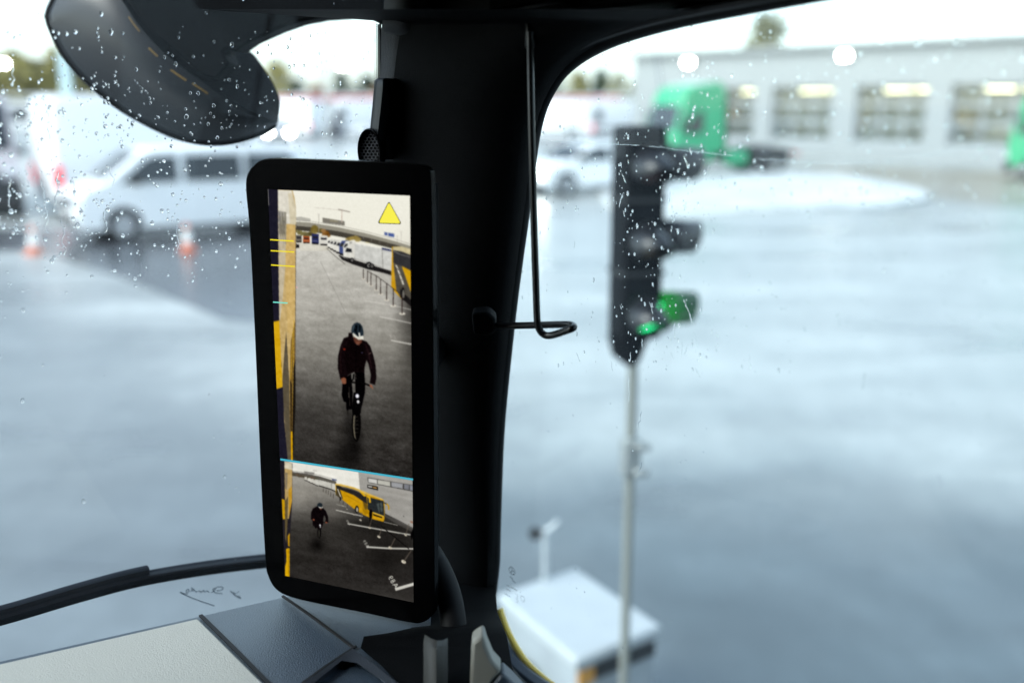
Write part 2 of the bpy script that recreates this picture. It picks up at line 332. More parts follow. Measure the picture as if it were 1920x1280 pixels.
# ------------------------------------------------------------------ tractor units
def tractor(name):
    r = empty(name)
    prof = [(2.95, .55), (3.05, 1.2), (2.95, 2.0), (2.62, 3.15), (2.3, 3.55), (1.0, 3.72), (.72, 3.5), (.72, 1.0), (1.2, 1.0), (1.35, .6)]
    b = BM(); sec = [[b.verts.new((x, s * (1.24 - max(0, z - 2) * .05), z)) for x, z in prof] for s in (-1, 1)]
    n = len(prof)
    for k in range(n): b.faces.new((sec[0][k], sec[0][(k + 1) % n], sec[1][(k + 1) % n], sec[1][k]))
    b.faces.new(sec[0]); b.faces.new(sec[1][::-1]); finish('cab', b, green_paint, r, bevel=.08, seg=3)
    b = BM(); slab(b, [Vector((3.0, -1.1, 1.85)), Vector((3.0, 1.1, 1.85)), Vector((2.74, 1.05, 2.82)), Vector((2.74, -1.05, 2.82))], (-.06, 0, 0)); finish('windscreen', b, car_glass, r)
    for s in (1, -1):
        b = BM(); slab(b, [Vector((1.75, s * 1.235, 1.75)), Vector((2.75, s * 1.235, 1.75)), Vector((2.55, s * 1.21, 2.55)), Vector((1.75, s * 1.21, 2.6))], (0, -s * .03, 0)); finish('side_window', b, car_glass, r)
        b = BM(); box(b, (2.75, s * 1.42, 2.2), (.12, .22, .7)); finish('door_mirror', b, dark_plastic, r, bevel=.04)
        b = BM(); box(b, (3.02, s * .95, .9), (.12, .34, .2)); finish('headlight', b, head_lens, r, bevel=.03)
    b = BM(); box(b, (3.03, 0, 1.35), (.08, 1.7, .5)); finish('grille', b, dark_plastic, r, bevel=.03)
    b = BM(); box(b, (3.0, 0, .55), (.3, 2.4, .4)); finish('bumper', b, dark_plastic, r, bevel=.06)
    b = BM(); box(b, (.62, 0, 2.0), (.12, 2.3, 2.2)); finish('cab_rear_panel', b, dark_plastic, r, bevel=.03)
    b = BM()
    for s in (1, -1): box(b, (-1.0, s * .42, .9), (4.2, .1, .28))
    for x in (-2.9, -1.5, 0): box(b, (x, 0, .9), (.12, .8, .2))
    finish('chassis', b, dark_plastic, r, bevel=.02)
    b = BM(); cyl(b, (-1.7, 0, 1.1), (-1.7, 0, 1.2), .5, 28); finish('fifth_wheel', b, dark_plastic, r)
    for s in (1, -1):
        b = BM(); box(b, (.05, s * .95, .78), (1.0, .5, .62)); finish('fuel_tank', b, green_paint, r, bevel=.1, seg=3)
        b = BM(); slab(b, [Vector((-1.72 + .68 * math.cos(t), s * .6, .5 + .68 * math.sin(t))) for t in [math.pi * k / 12 for k in range(13)]], (0, s * .66, 0)); finish('mudguard', b, dark_plastic, r)
        b = BM(); box(b, (-3.05, s * .8, .85), (.08, .4, .14)); finish('tail_light', b, mat('dull_red_lens', (.3, .03, .03), .3), r, bevel=.02)
        for x, w_ in ((2.05, .34), (-1.72, .6)):
            b = BM(); cyl(b, (x, s * (1.24 - w_), .5), (x, s * 1.24, .5), .5, 28); wh = finish('wheel', b, rubber, r, bevel=.05)
            b = BM(); cyl(b, (x, s * 1.16, .5), (x, s * 1.255, .5), .28, 20); cyl(b, (x, s * 1.25, .5), (x, s * 1.29, .5), .12, 14); finish('rim', b, steel, wh)
    r['category'] = 'truck'; return r
tr = tractor('tractor_unit'); TG = 'green tractor units in front of the workshop'
tr.scale = (.9, .9, .9); place(tr, (7.8, 37.5, 0), R(180 + 22), 'green tractor unit parked beside the white traffic island with bare chassis', TG)
t2 = dup(tr); place(t2, (20.0, 34.5, 0), R(150), 'green tractor unit cut off by the edge of the photo before the workshop doors', TG)

# ------------------------------------------------------------------ workshop hall
A = at_z(1185, 277); B0 = at_z(1920, 313)
dv = (B0 - A); dv.z = 0; dv.normalize(); nv = Vector((dv.y, -dv.x, 0))         # nv points to the camera side
if nv.dot(-A) < 0: nv = -nv
L_H = 60.0; HH = 5.17
clad = mat('pale_cladding', (0.25, 0.262, 0.265), 0.45, var=.03, vscale=.6)
trim = mat('white_trim', (0.5, 0.65, 0.68), 0.45)
door_frame_m = mat('door_frame', (0.34, 0.36, 0.38), 0.45)
hall = empty('workshop_hall', A, math.atan2(dv.y, dv.x), 'long pale grey workshop hall with lit glazed doors behind the green truck', 'building')
# local: x along front, y into the building
def along(px): 
    d = ray(px, 200); d = Vector((d.x, d.y, 0)); P = A.copy(); P.z = 0
    M = Matrix(((d.x, -dv.x), (d.y, -dv.y))); s = M.inverted() @ Vector((P.x, P.y)); return s[1]
bays = [(along(1249), along(1413)), (along(1447), along(1558)), (along(1604), along(1736)), (along(1782), along(1960))]
bays += [(bays[-1][1] + 1.6, bays[-1][1] + 5.4), (bays[-1][1] + 7.0, bays[-1][1] + 11)]
z0, z1 = .75, 3.42
b = BM(); xs = [0] + [q for ab in bays for q in ab] + [L_H]
for k in range(0, len(xs), 2): box(b, ((xs[k] + xs[k + 1]) / 2, .2, HH / 2), (xs[k + 1] - xs[k], .4, HH))
for a_, c_ in bays:
    box(b, ((a_ + c_) / 2, .2, z0 / 2), (c_ - a_, .4, z0)); box(b, ((a_ + c_) / 2, .2, (z1 + HH) / 2), (c_ - a_, .4, HH - z1))
finish('front_wall', b, clad, hall, smooth=0)
b = BM(); box(b, (.2, 9.2, HH / 2), (.4, 17.6, HH)); finish('side_wall', b, clad, hall, smooth=0)
b = BM(); box(b, (L_H / 2, 18.2, HH / 2), (L_H, .4, HH)); finish('rear_wall', b, clad, hall, smooth=0)
b = BM(); box(b, (L_H / 2, 9, HH + .1), (L_H + .5, 18.9, .2)); finish('roof', b, clad, hall, smooth=0)
b = BM(); box(b, (L_H / 2, 6.2, 2.2), (L_H - 1, .2, 4.4)); finish('inner_wall', b, mat('inner_wall', (.56, .56, .53), .7, var=.3, vscale=.7), hall, smooth=0)
for i, (a_, c_) in enumerate(bays):
    cx = (a_ + c_) / 2; wd = c_ - a_
    b = BM()
    for z in (z0 + .05, z0 + .95, z0 + 1.8, z1 - .05): box(b, (cx, .26, z), (wd, .08, .1))
    for k in range(4): box(b, (a_ + .04 + (wd - .08) * k / 3, .26, (z0 + z1) / 2), (.07, .07, z1 - z0 - .1))
    dr = finish('workshop_door', b, door_frame_m, hall, smooth=0)
    b = BM(); box(b, (cx, .30, (z0 + z1) / 2), (wd - .1, .02, z1 - z0 - .1)); finish('glazing', b, panemat('door_glazing_%d' % i, .2, (.85, .9, .92)), dr, smooth=0)
    b = BM()
    for k in range(2):
        box(b, (a_ + wd * (.25 + .45 * k), 2.2, 3.2), (1.3, .25, .08))
    finish('ceiling_lamp', b, lamp_warm, hall, smooth=0)
# shelving and crates behind the doors
cols = [(.5, .28, .04), (.35, .37, .4), (.55, .5, .4), (.2, .25, .33), (.55, .36, .08)]
rnd = random.Random(3)
shm = [mat('shelf_goods_%d' % k, c, .6) for k, c in enumerate(cols)]
for i, (a_, c_) in enumerate(bays[:4]):
    for k in range(5):
        x = a_ + .35 + rnd.random() * (c_ - a_ - .7); s = .5 + rnd.random() * .5
        b = BM(); box(b, (x, 3 + rnd.random() * 2, z0 + .3 + rnd.random() * 1.4), (s * 1.2, s, s * .8)); finish('storage_rack', b, shm[k], hall, bevel=.03)
def floodlight(px, py, Y, name='floodlight'):
    p = at_y(px, py, Y); return p
# lamps on the facade
for k, px in enumerate((1293, 1582)):
    s = along(px); P = A + dv * s; py = (120, 107)[k]
    d = ray(px, py); z = CAMZ + d.z * ((P.x ** 2 + P.y ** 2) ** .5 / (d.x ** 2 + d.y ** 2) ** .5)
    root = empty('floodlight', Vector((P.x, P.y, z)) + nv * .0, math.atan2(dv.y, dv.x), ('lit floodlight on the workshop wall above the green truck', 'lit floodlight on the workshop wall between the two middle doors')[k], 'lamp', 'floodlights of the workshop')
    b = BM(); box(b, (0, -.18, .05), (.62, .14, .36)); finish('housing', b, dark_plastic, root, bevel=.02)
    b = BM(); box(b, (0, -.265, .05), (.52, .03, .28)); finish('lens', b, lamp_white, root)
    b = BM(); box(b, (0, -.055, .05), (.1, .11, .1)); finish('bracket', b, steel, root)

# ------------------------------------------------------------------ low depot building beyond the yard
dep = empty('depot_building', (-20, 104, 0), 0, 'long low white depot with red fascia band beyond the parked vehicles', 'building')
wallm = mat('depot_wall', (.62, .63, .64), .6, var=.05, vscale=.4); redm = mat('depot_red', (.42, .035, .05), .5)
b = BM(); box(b, (0, 4, 1.35), (66, 8, 2.7)); finish('wall', b, wallm, dep, smooth=0)
b = BM(); box(b, (8, -.06, 2.95), (46, .5, .5)); finish('fascia', b, redm, dep, smooth=0)
b = BM(); box(b, (0, 4, 3.3), (67, 8.6, .2)); finish('roof', b, wallm, dep, smooth=0)
for k in range(14):
    b = BM(); box(b, (-30 + k * 4.5, -.02, 1.4), (2.2, .1, 1.2)); finish('window', b, car_glass, dep, smooth=0)

# ------------------------------------------------------------------ lamp posts and masts
def lamp_post(X, Y, h, arm, lab, r=.09, lit=True, grp='yard lamp posts', size=(.75, .4, .14)):
    root = empty('lamp_post', (X, Y, 0), 0, lab, 'lamp post', grp)
    b = BM(); tube(b, [(0, 0, 0), (0, 0, h)], [r, r * .6], 12); finish('post', b, steel, root)
    b = BM(); tube(b, [(0, 0, h - .05), (arm * .5, 0, h + .12), (arm, 0, h + .15)], r * .5, 8); finish('arm', b, steel, root)
    b = BM(); box(b, (arm, 0, h + .15), size); hd = finish('lamp_head', b, dark_plastic, root, bevel=.03)
    b = BM(); box(b, (arm, -.06, h + .02), (size[0] * .8, size[1] * .9, .2)); finish('lamp_lens', b, lamp_white if lit else head_lens, hd)
    return root
q = at_y(645, 123, 70); lamp_post(q.x - 1.3, 70, q.z - .05, 1.3, 'lit lamp post between the black front mirror and the pillar', r=.08)
q = at_y(1866, 45, 62); lamp_post(q.x - 1.0, 62.5, q.z - .05, 1.0, 'lit lamp post rising above the workshop roof', r=.1)
q = at_y(2, 120, 60); lamp_post(q.x - 1.0, 60, q.z, 1.0, 'lit lamp post before the autumn trees', r=.09)
q = at_y(604, 20, 75); b = BM(); tube(b, [(q.x, 75, 0), (q.x, 75, q.z + 6)], [.16, .1], 12)
tag(finish('flag_mast', b, steel, origin=(q.x, 75, 0), loc=(q.x, 75, 0)), 'tall thin bare mast rising between the mirror and the pillar', 'mast')
q = at_y(118, 95, 52); b = BM(); box(b, (q.x, 52, q.z / 2), (.5, .25, q.z))
tag(finish('sign_pylon', b, trim, origin=(q.x, 52, 0), loc=(q.x, 52, 0), bevel=.03), 'pale slim pylon in front of the autumn trees', 'pylon')

# ------------------------------------------------------------------ trees
bark = mat('bark', (.07, .055, .04), .9, var=.3)
def leafmat(n, c): return mat(n, c, .6, var=.55, vscale=.8)
LM = {'yellow': leafmat('yellow_leaves', (.31, .27, .09)), 'olive': leafmat('olive_leaves', (.18, .175, .075)), 'dark': leafmat('dark_leaves', (.035, .06, .035)), 'orange': leafmat('orange_leaves', (.30, .13, .03)), 'green': leafmat('green_leaves', (.10, .14, .045))}
def tree(X, Y, h, w_, kind, lab, conifer=False, seed=0):
    rr = random.Random(seed); root = empty('pine_tree' if conifer else 'tree', (X, Y, 0), 0, lab, 'tree', 'trees beyond the yard')
    b = BM(); tube(b, [(0, 0, 0), (.05, .03, h * .4), (0, 0, h * .85)], [h * .03, h * .02, h * .006], 9)
    for k in range(9):
        a = rr.random() * 6.28; zz = h * (.3 + .5 * rr.random()); L_ = w_ * .35 * (1 - zz / h * .5)
        tube(b, [(0, 0, zz), (math.cos(a) * L_, math.sin(a) * L_, zz + L_ * .6)], [h * .01, h * .003], 6)
    finish('trunk', b, bark, root)
    b = BM(); nclump = 46
    for k in range(nclump):
        if conifer:
            t = rr.random() ** .8; zz = h * (.12 + .88 * t); rad = w_ * .5 * (1 - t) * (.5 + .6 * rr.random()) + .1
        else:
            t = rr.random(); zz = h * (.28 + .7 * t); rad = w_ * .5 * math.sin(math.pi * min(1, .18 + .8 * t)) ** .7 * (.25 + .85 * rr.random())
        a = rr.random() * 6.28; c = Vector((math.cos(a) * rad, math.sin(a) * rad, zz)); cs = h * (.05 + .055 * rr.random())
        for j in range(26):
            d = Vector((rr.gauss(0, 1), rr.gauss(0, 1), rr.gauss(0, .7))) * cs * .55; p = c + d
            u = Vector((rr.gauss(0, 1), rr.gauss(0, 1), rr.gauss(0, 1))).normalized(); v = u.orthogonal(); s = h * (.016 + .018 * rr.random())
            b.faces.new([b.verts.new(p + q_) for q_ in (u * s, v * s, -u * s, -v * s)])
    finish('crown', b, LM[kind], root, smooth=0)
def tree_px(px, top, wpx, Y, kind, lab, conifer=False, seed=0):
    q = at_y(px, top, Y); tree(q.x, Y, q.z, wpx / F * Y * 1.02, kind, lab, conifer, seed)
T = [(-60, 95, 130, 120, 'olive', 'olive autumn tree beyond the first lit lamp post'), (22, 98, 80, 118, 'yellow', 'yellowing tree beside the lamp at the edge of the photo'),
     (75, 112, 90, 122, 'olive', 'olive tree left of the pale pylon'), (105, 96, 50, 119, 'yellow', 'narrow yellow tree right behind the pale pylon'), (160, 105, 80, 124, 'olive', 'dull olive tree between the pylon and the front mirror'),
     (48, 104, 90, 128, 'yellow', 'yellow autumn tree behind its olive neighbours'), (140, 108, 90, 130, 'olive', 'olive tree behind the narrow yellow tree'), (190, 110, 90, 121, 'yellow', 'mustard yellow tree left of the front mirror rim'), (0, 108, 90, 126, 'olive', 'olive tree at the very edge behind the first lamp'),
     (225, 112, 100, 122, 'yellow', 'yellow tree partly behind the front mirror'), (330, 115, 140, 126, 'olive', 'olive tree hidden behind the front mirror'),
     (440, 120, 120, 124, 'green', 'green tree behind the mirror arm'),
     (516, 116, 50, 120, 'yellow', 'slim yellow tree just right of the front mirror'), (552, 150, 50, 128, 'dark', 'small dark tree beside the slim yellow tree'),
     (640, 140, 50, 125, 'dark', 'dark pointed conifer below the lit yard lamp', True), (690, 142, 70, 124, 'dark', 'dark broad tree beside the pillar speaker'), (700, 166, 40, 116, 'orange', 'low orange autumn tree beside the pillar'),
     (596, 160, 36, 117, 'orange', 'low rust coloured tree at the mast'), (1035, 135, 60, 118, 'green', 'green tree nearest the side window frame'), (1085, 138, 60, 121, 'yellow', 'yellowing tree in the gap between pillar and workshop'),
     (1128, 132, 40, 119, 'dark', 'dark conifer beside the workshop corner', True), (1165, 138, 70, 116, 'olive', 'olive brown tree touching the workshop corner'),
     (1440, 28, 60, 84, 'olive', 'tree top rising over the workshop roof')]
for i, t in enumerate(T): tree_px(*t[:6], conifer=len(t) > 6, seed=20 + i)

# ------------------------------------------------------------------ traffic cones
cone_o = mat('cone_orange', (.62, .19, .11), .45); cone_w = mat('cone_white', (.8, .8, .78), .4)
CG = 'traffic cones on the wet yard'
def cone():
    r = empty('traffic_cone', (0, 0, 0), 0, None, 'traffic cone', CG)
    b = BM(); box(b, (0, 0, .02), (.3, .3, .04)); finish('base', b, cone_o, r, bevel=.01)
    b = BM(); zz = [.04, .16, .28, .40, .52]; rad = lambda z: .115 - z * .165
    tube(b, [(0, 0, z) for z in zz], [rad(z) for z in zz], 24); o = finish('cone_body', b, [cone_o, cone_w], r)
    for f in o.data.polygons:
        if .16 < f.center.z < .40: f.material_index = 1
    return r
c1 = cone(); p = at_z(353, 471); place(c1, p, .3, 'orange and white traffic cone below the side windows of the white people carrier')
c2 = dup(c1); p = at_z(65, 477); place(c2, p, .9, 'orange and white traffic cone ahead of the white people carrier')

# ------------------------------------------------------------------ the person far across the yard
def person(X, Y, rz):
    root = empty('person', (X, Y, 0), rz, 'person in a dark jacket and hood standing in the wet yard far away', 'person')
    J = {'pel': (0, 0, .95), 'waist': (0, 0, 1.1), 'chest': (0, .01, 1.35), 'neck': (0, .02, 1.52), 'head': (0, 0, 1.62), 'top': (0, 0, 1.76)}
    E_ = [('pel', 'waist'), ('waist', 'chest'), ('chest', 'neck'), ('neck', 'head'), ('head', 'top')]
    rad = {'pel': .155, 'waist': .15, 'chest': .175, 'neck': .06, 'head': .1, 'top': .075}
    for s, n in ((-1, 'a'), (1, 'b')):
        J.update({n + 'hip': (s * .1, 0, .9), n + 'knee': (s * .11, -.03, .5), n + 'ank': (s * .12, .02, .09), n + 'toe': (s * .13, -.14, .05),
                  n + 'sh': (s * .2, .01, 1.43), n + 'el': (s * .29, .03, 1.14), n + 'wr': (s * .22, -.14, .98), n + 'ha': (s * .17, -.2, .95)})
        E_ += [('pel', n + 'hip'), (n + 'hip', n + 'knee'), (n + 'knee', n + 'ank'), (n + 'ank', n + 'toe'), ('chest', n + 'sh'), (n + 'sh', n + 'el'), (n + 'el', n + 'wr'), (n + 'wr', n + 'ha')]
        rad.update({n + 'hip': .11, n + 'knee': .075, n + 'ank': .05, n + 'toe': .04, n + 'sh': .085, n + 'el': .06, n + 'wr': .042, n + 'ha': .04})
    ks = list(J); me = bpy.data.meshes.new('body'); me.from_pydata([J[k] for k in ks], [(ks.index(a), ks.index(c)) for a, c in E_], [])
    o = bpy.data.objects.new('body', me); COL.objects.link(o); o.parent = root
    o.modifiers.new('skin', 'SKIN'); sv = me.skin_vertices[0].data
    for i, k in enumerate(ks): sv[i].radius = (rad[k], rad[k] * .8)
    sv[0].use_root = True
    o.modifiers.new('sub', 'SUBSURF').render_levels = 2
    me.materials.append(mat('dark_clothes', (.03, .03, .04), .8))
    b = BM(); bmesh.ops.create_uvsphere(b, u_segments=16, v_segments=10, radius=.085, matrix=Matrix.Translation((0, -.045, 1.65)) @ Matrix.Diagonal((.8, .8, 1.1, 1)))
    cyl(b, (0, -.1, 1.65), (0, -.135, 1.63), .014, 8); finish('face', b, mat('skin', (.45, .26, .18), .6), root)
    b = BM(); bmesh.ops.create_uvsphere(b, u_segments=16, v_segments=10, radius=.125, matrix=Matrix.Translation((0, .02, 1.67)) @ Matrix.Diagonal((.95, 1, 1.1, 1))); finish('hood', b, mat('dark_hood', (.025, .025, .035), .85), root)
q = at_z(634, 277); person(q.x, q.y, R(20))

# ------------------------------------------------------------------ mobile traffic light and its trailer
sig_black = mat('signal_black', (.005, .006, .008), .6, spec=.1, var=.25, vscale=30)
PX, PY_ = at_y(1180, 700, 3.42).x, 3.42
tl = empty('traffic_light', (PX + .012, PY_, 0), R(17), 'black portable traffic light showing green on a thin pole', 'traffic light')
sx = .0
b = BM(); tube(b, [(0, 0, .1), (0, 0, 1.83)], .0185, 16); finish('pole', b, mat('pole_grey', (.25, .26, .24), .4, metal=.3), tl)
zt, zb = 2.575, 1.845
b = BM(); box(b, (0, 0, (zt + zb) / 2), (.15, .14, zt - zb))
finish('signal_housing', b, sig_black, tl, bevel=.02, seg=3)
b = BM(); tube(b, [(-.02, 0, zb + .01), (-.02, 0, zb - .05), (0, 0, zb - .09)], [.075, .06, .03], 16); finish('pole_socket', b, sig_black, tl)
hood_black = mat('hood_black', (.012, .013, .016), .32, spec=.5)
green_on = lampmat('green_signal', (.02, 1.0, .32), .75)
green_bright = lampmat('green_signal_bright', (.02, 1.0, .30), 5)
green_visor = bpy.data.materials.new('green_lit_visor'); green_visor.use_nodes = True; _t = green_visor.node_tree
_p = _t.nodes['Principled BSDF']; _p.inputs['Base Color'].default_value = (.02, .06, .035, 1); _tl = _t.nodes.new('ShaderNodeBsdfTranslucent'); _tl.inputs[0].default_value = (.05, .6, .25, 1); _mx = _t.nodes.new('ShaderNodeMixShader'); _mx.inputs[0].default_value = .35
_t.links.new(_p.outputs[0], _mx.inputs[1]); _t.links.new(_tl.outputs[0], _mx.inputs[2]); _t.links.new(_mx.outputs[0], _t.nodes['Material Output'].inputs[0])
red_off = mat('red_off', (.07, .01, .01), .2); amber_off = mat('amber_off', (.09, .04, .005), .2)
def hood(dirn, side, z, lensm, hm, LEN=.145, RH=.060, DR=.42, CUT=.42):
    """half-round visor on one face of the housing; dirn and side are local unit vectors"""
    d = Vector(dirn); s = Vector(side); up = Vector((0, 0, 1)); c = Vector((0, 0, z)) + d * .078
    b = BM(); bmesh.ops.create_circle(b, cap_ends=True, radius=RH - .005, segments=28)
    for v in b.verts: v.co = c + s * v.co.x + up * v.co.y + d * .012
    f = bmesh.ops.extrude_face_region(b, geom=b.faces[:]); bmesh.ops.translate(b, vec=-d * .02, verts=[e for e in f['geom'] if isinstance(e, bmesh.types.BMVert)])
    ln = finish('lens', b, lensm, tl)
    rows_o = []
    for k in range(25):
        t = R(-62) + R(304) * k / 24; e = s * math.cos(t) + up * math.sin(t)
        ln_ = LEN * (1 - CUT + CUT * math.sin(t))
        rows_o.append([c + e * RH, c + e * RH + d * ln_ * .5 - up * DR * ln_ * .5, c + e * (RH - .002) + d * ln_ - up * DR * ln_])
    b = BM(); sheet(b, rows_o)
    o = finish('visor', b, hm, tl); so = o.modifiers.new('solid', 'SOLIDIFY'); so.thickness = .005; so.offset = 1
for i, z in enumerate((2.445, 2.195, 1.942)):
    lm = (red_off, amber_off, green_on)[i]
    hood((0, -1, 0), (1, 0, 0), z, lm, hood_black)
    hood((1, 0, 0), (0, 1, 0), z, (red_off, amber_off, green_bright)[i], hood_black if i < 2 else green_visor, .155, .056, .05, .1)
b = BM()
for z in (2.33, 2.08): box(b, (0, 0, z), (.156, .146, .012))
finish('housing_seam', b, dark_plastic, tl, smooth=0)
b = BM(); box(b, (0, 0, 1.40), (.062, .062, .15)); cyl(b, (.0, -.04, 1.45), (.055, -.055, 1.45), .016, 12); cyl(b, (0, -.04, 1.35), (.055, -.05, 1.35), .016, 12); finish('clamp', b, mat('clamp_metal', (.34, .36, .36), .35, metal=.5), tl, bevel=.008)
b = BM(); box(b, (.0, 0, .05), (.4, .4, .1)); finish('foot', b, dark_plastic, tl, bevel=.02)

trl = mat('trailer_white', (.40, .43, .45), .35, var=.04)
ZT = .60
c4 = [at_z(1080, 1063, ZT), at_z(1242, 1172, ZT), at_z(1080, 1236, ZT), at_z(932, 1112, ZT)]
cen = sum(c4, Vector()) / 4; cen.z = 0
cart = empty('signal_trailer', cen, 0, 'small white battery trailer standing beside the traffic light pole', 'trailer')
b = BM(); slab(b, c4, (0, 0, -.05)); finish('lid', b, trl, cart, origin=cen, bevel=.015, seg=3)
inn = [cen + (p - cen) * .93 for p in c4]
for p in inn: p.z = ZT - .052
b = BM(); slab(b, inn, (0, 0, -.38)); finish('case', b, mat('trailer_shaded_white', (.30, .33, .355), .4, var=.08), cart, origin=cen, bevel=.015)  # lid's white made darker and bluer to paint in shade on the sides
def lerp(a, c, t): return a + (c - a) * t
e0, e1 = inn[2], inn[1]; out = Vector(((e1 - e0).y, -(e1 - e0).x, 0)).normalized()
if out.dot(e0 - cen) < 0: out = -out
b = BM(); a0, a1 = lerp(e0, e1, .22), lerp(e0, e1, .97)
slab(b, [a0 + Vector((0, 0, -.012)), a1 + Vector((0, 0, -.012)), a1 + Vector((0, 0, -.075)), a0 + Vector((0, 0, -.075))], out * .014); finish('handle_slot', b, dark_plastic, cart, origin=cen, bevel=.004)
b = BM(); a0, a1 = lerp(e0, e1, .02), lerp(e0, e1, .2)
slab(b, [a0 + Vector((0, 0, -.02)), a1 + Vector((0, 0, -.02)), a1 + Vector((0, 0, -.08)), a0 + Vector((0, 0, -.08))], out * .014); finish('reflector', b, mat('orange_reflector', (.5, .24, .05), .3), cart, origin=cen)
e0, e1 = inn[3], inn[2]; o2 = Vector(((e1 - e0).y, -(e1 - e0).x, 0)).normalized()
if o2.dot(e0 - cen) < 0: o2 = -o2
for t in (.42,):
    c = lerp(e0, e1, t); c.z = .21
    b = BM(); cyl(b, c + o2 * .01, c + o2 * .09, .205, 28); wh = finish('wheel', b, rubber, cart, origin=cen, bevel=.02)
    b = BM(); cyl(b, c + o2 * .08, c + o2 * .1, .11, 20); finish('rim', b, alloy, wh, origin=cen)
    c = lerp(inn[0], inn[1], t); c.z = .17
    b = BM(); cyl(b, c - o2 * .01, c - o2 * .09, .17, 28); finish('wheel', b, rubber, cart, origin=cen, bevel=.02)
q = at_z(1022, 1088, ZT)
b = BM(); tube(b, [q, q + Vector((0, 0, .24))], .012, 12); finish('sensor_post', b, trl, cart, origin=cen)
t_ = q + Vector((0, 0, .235))
b = BM(); cyl(b, t_ + Vector((-.045, .012, -.01)), t_ + Vector((-.045, -.012, -.01)), .028, 20); cyl(b, t_ + Vector((-.045, 0, -.01)), t_, .008, 8); finish('sensor_disc', b, dark_plastic, cart, origin=cen)
b = BM(); tube(b, [t_, t_ + Vector((.03, 0, .015)), t_ + Vector((.055, 0, .05))], [.014, .013, .009], 10); finish('sensor_arm', b, trl, cart, origin=cen)

# ================================================================== THE CAB
PHI = R(40)
FW = Vector((-math.sin(PHI), math.cos(PHI), 0)); RT = Vector((math.cos(PHI), math.sin(PHI), 0)); UP = Vector((0, 0, 1))
LEAN = R(8)
W_N = FW * math.cos(LEAN) + UP * math.sin(LEAN); W_U = UP * math.cos(LEAN) - FW * math.sin(LEAN)
W_P = at_y(715, 300, 1.05)
S_P = at_y(985, 380, .98); S_N = RT
def onW(x, y, off=0.0): return on(x, y, W_P + W_N * off, W_N)
def onS(x, y, off=0.0): return on(x, y, S_P + S_N * off, S_N)
cab = empty('truck_cab', (0, 0, 0), 0, 'black truck cab interior with rain covered windscreen and side window around the camera', 'truck cab')
trim_b = mat('black_trim', (.0012, .0014, .0018), .65, spec=.06, bump=.35, bscale=900)
trim_g = mat('glossy_black_trim', (.002, .002, .0025), .3, spec=.2)
dash_m = mat('dash_leather', (.028, .046, .070), .40, spec=.9, bump=.5, bscale=700, var=.08, vscale=14)
cream = mat('cream_panel', (.46, .455, .41), .55, bump=.35, bscale=800)
seal = mat('window_seal', (.003, .003, .0035), .5, spec=.2)
rod_m = mat('rod_black', (.004, .004, .0045), .3, spec=.4)

# glass panes (4 mm)
pane_m = panemat('side_glass', .007, (.955, .995, 1)); wind_m = panemat('windscreen_glass', .003, (.97, .995, 1))
wl = [onW(725, -60), onW(-700, -60), onW(-700, 1320), onW(900, 1320), onW(900, 300)]
def inW(a, z): # a metres to the left of the pillar point along the windscreen, z metres above the camera height
    p = W_P - RT * a; p = p + W_U * ((CAMZ + z - p.z) / W_U.z); return p
b = BM(); slab(b, [inW(-.04, .13), inW(.11, .13), inW(.115, .52), inW(1.5, .52), inW(1.5, -.78), inW(-.04, -.78)], W_N * .004); finish('windscreen', b, wind_m, cab, smooth=0)
def inS(a, z): # a metres rearwards along the side glass
    return Vector((S_P.x, S_P.y, CAMZ + z)) - FW * a
b = BM(); slab(b, [inS(-.05, .14), inS(1.0, .14), inS(1.0, -.72), inS(-.05, -.72)], S_N * .004); finish('side_window', b, pane_m, cab, smooth=0)

# pillar trim: rows of (y, left edge, right edge)
Lc = [(18, 380), (24, 470), (29, 540), (33, 600), (36, 660), (39, 700), (46, 716), (70, 717), (150, 712), (300, 712), (500, 722), (700, 735), (900, 745), (1100, 760), (1180, 780), (1260, 800), (1340, 815)]
Rc = [(-70, 1800), (-30, 1600), (0, 1440), (30, 1290), (60, 1180), (90, 1110), (125, 1062), (165, 1032), (210, 1012), (270, 999), (380, 985), (520, 966), (640, 952), (800, 937), (950, 931), (1080, 928), (1150, 926), (1200, 934), (1245, 952), (1280, 978), (1340, 1040)]
def interp(tab, y): return float(np.interp(y, [t[0] for t in tab], [t[1] for t in tab]))
Rs = spline(Rc, 8)
ys = [18, 24, 29, 33, 36, 39, 42, 46, 55, 65, 80, 95, 110, 125, 145, 165, 190, 215, 245, 280, 320, 380, 450, 520, 600, 680, 760, 840, 920, 1000, 1060, 1100, 1130, 1155, 1180, 1200, 1222, 1245, 1265, 1285, 1310, 1340]
Rsy = [p[0] for p in Rs]; Rsx = [p[1] for p in Rs]
# the pillar's inner face: from the windscreen edge, round a nose towards the camera, to the side glass edge
nose = at_y(860, 500, .90)
rows = []
for y in ys:
    l = interp(Lc, y); r = float(np.interp(y, Rsy, Rsx))
    a = onW(l, y, -.004); c = onS(r, y, -.02)
    row = []
    for k in range(13):
        t = k / 12
        x = l + (r - l) * t
        da = (a - CAM).length; dc = (c - CAM).length
        dd = ray(x, y).normalized()
        dist = da + (dc - da) * t - .055 * math.sin(math.pi * t) ** .6
        row.append(CAM + dd * dist)
    rows.append(row)
pill_off = (FW + RT).normalized() * .05
b = BM(); sheet(b, rows, lambda p: p + (p - CAM).normalized() * .05); finish('pillar_trim', b, trim_b, cab, smooth=60)
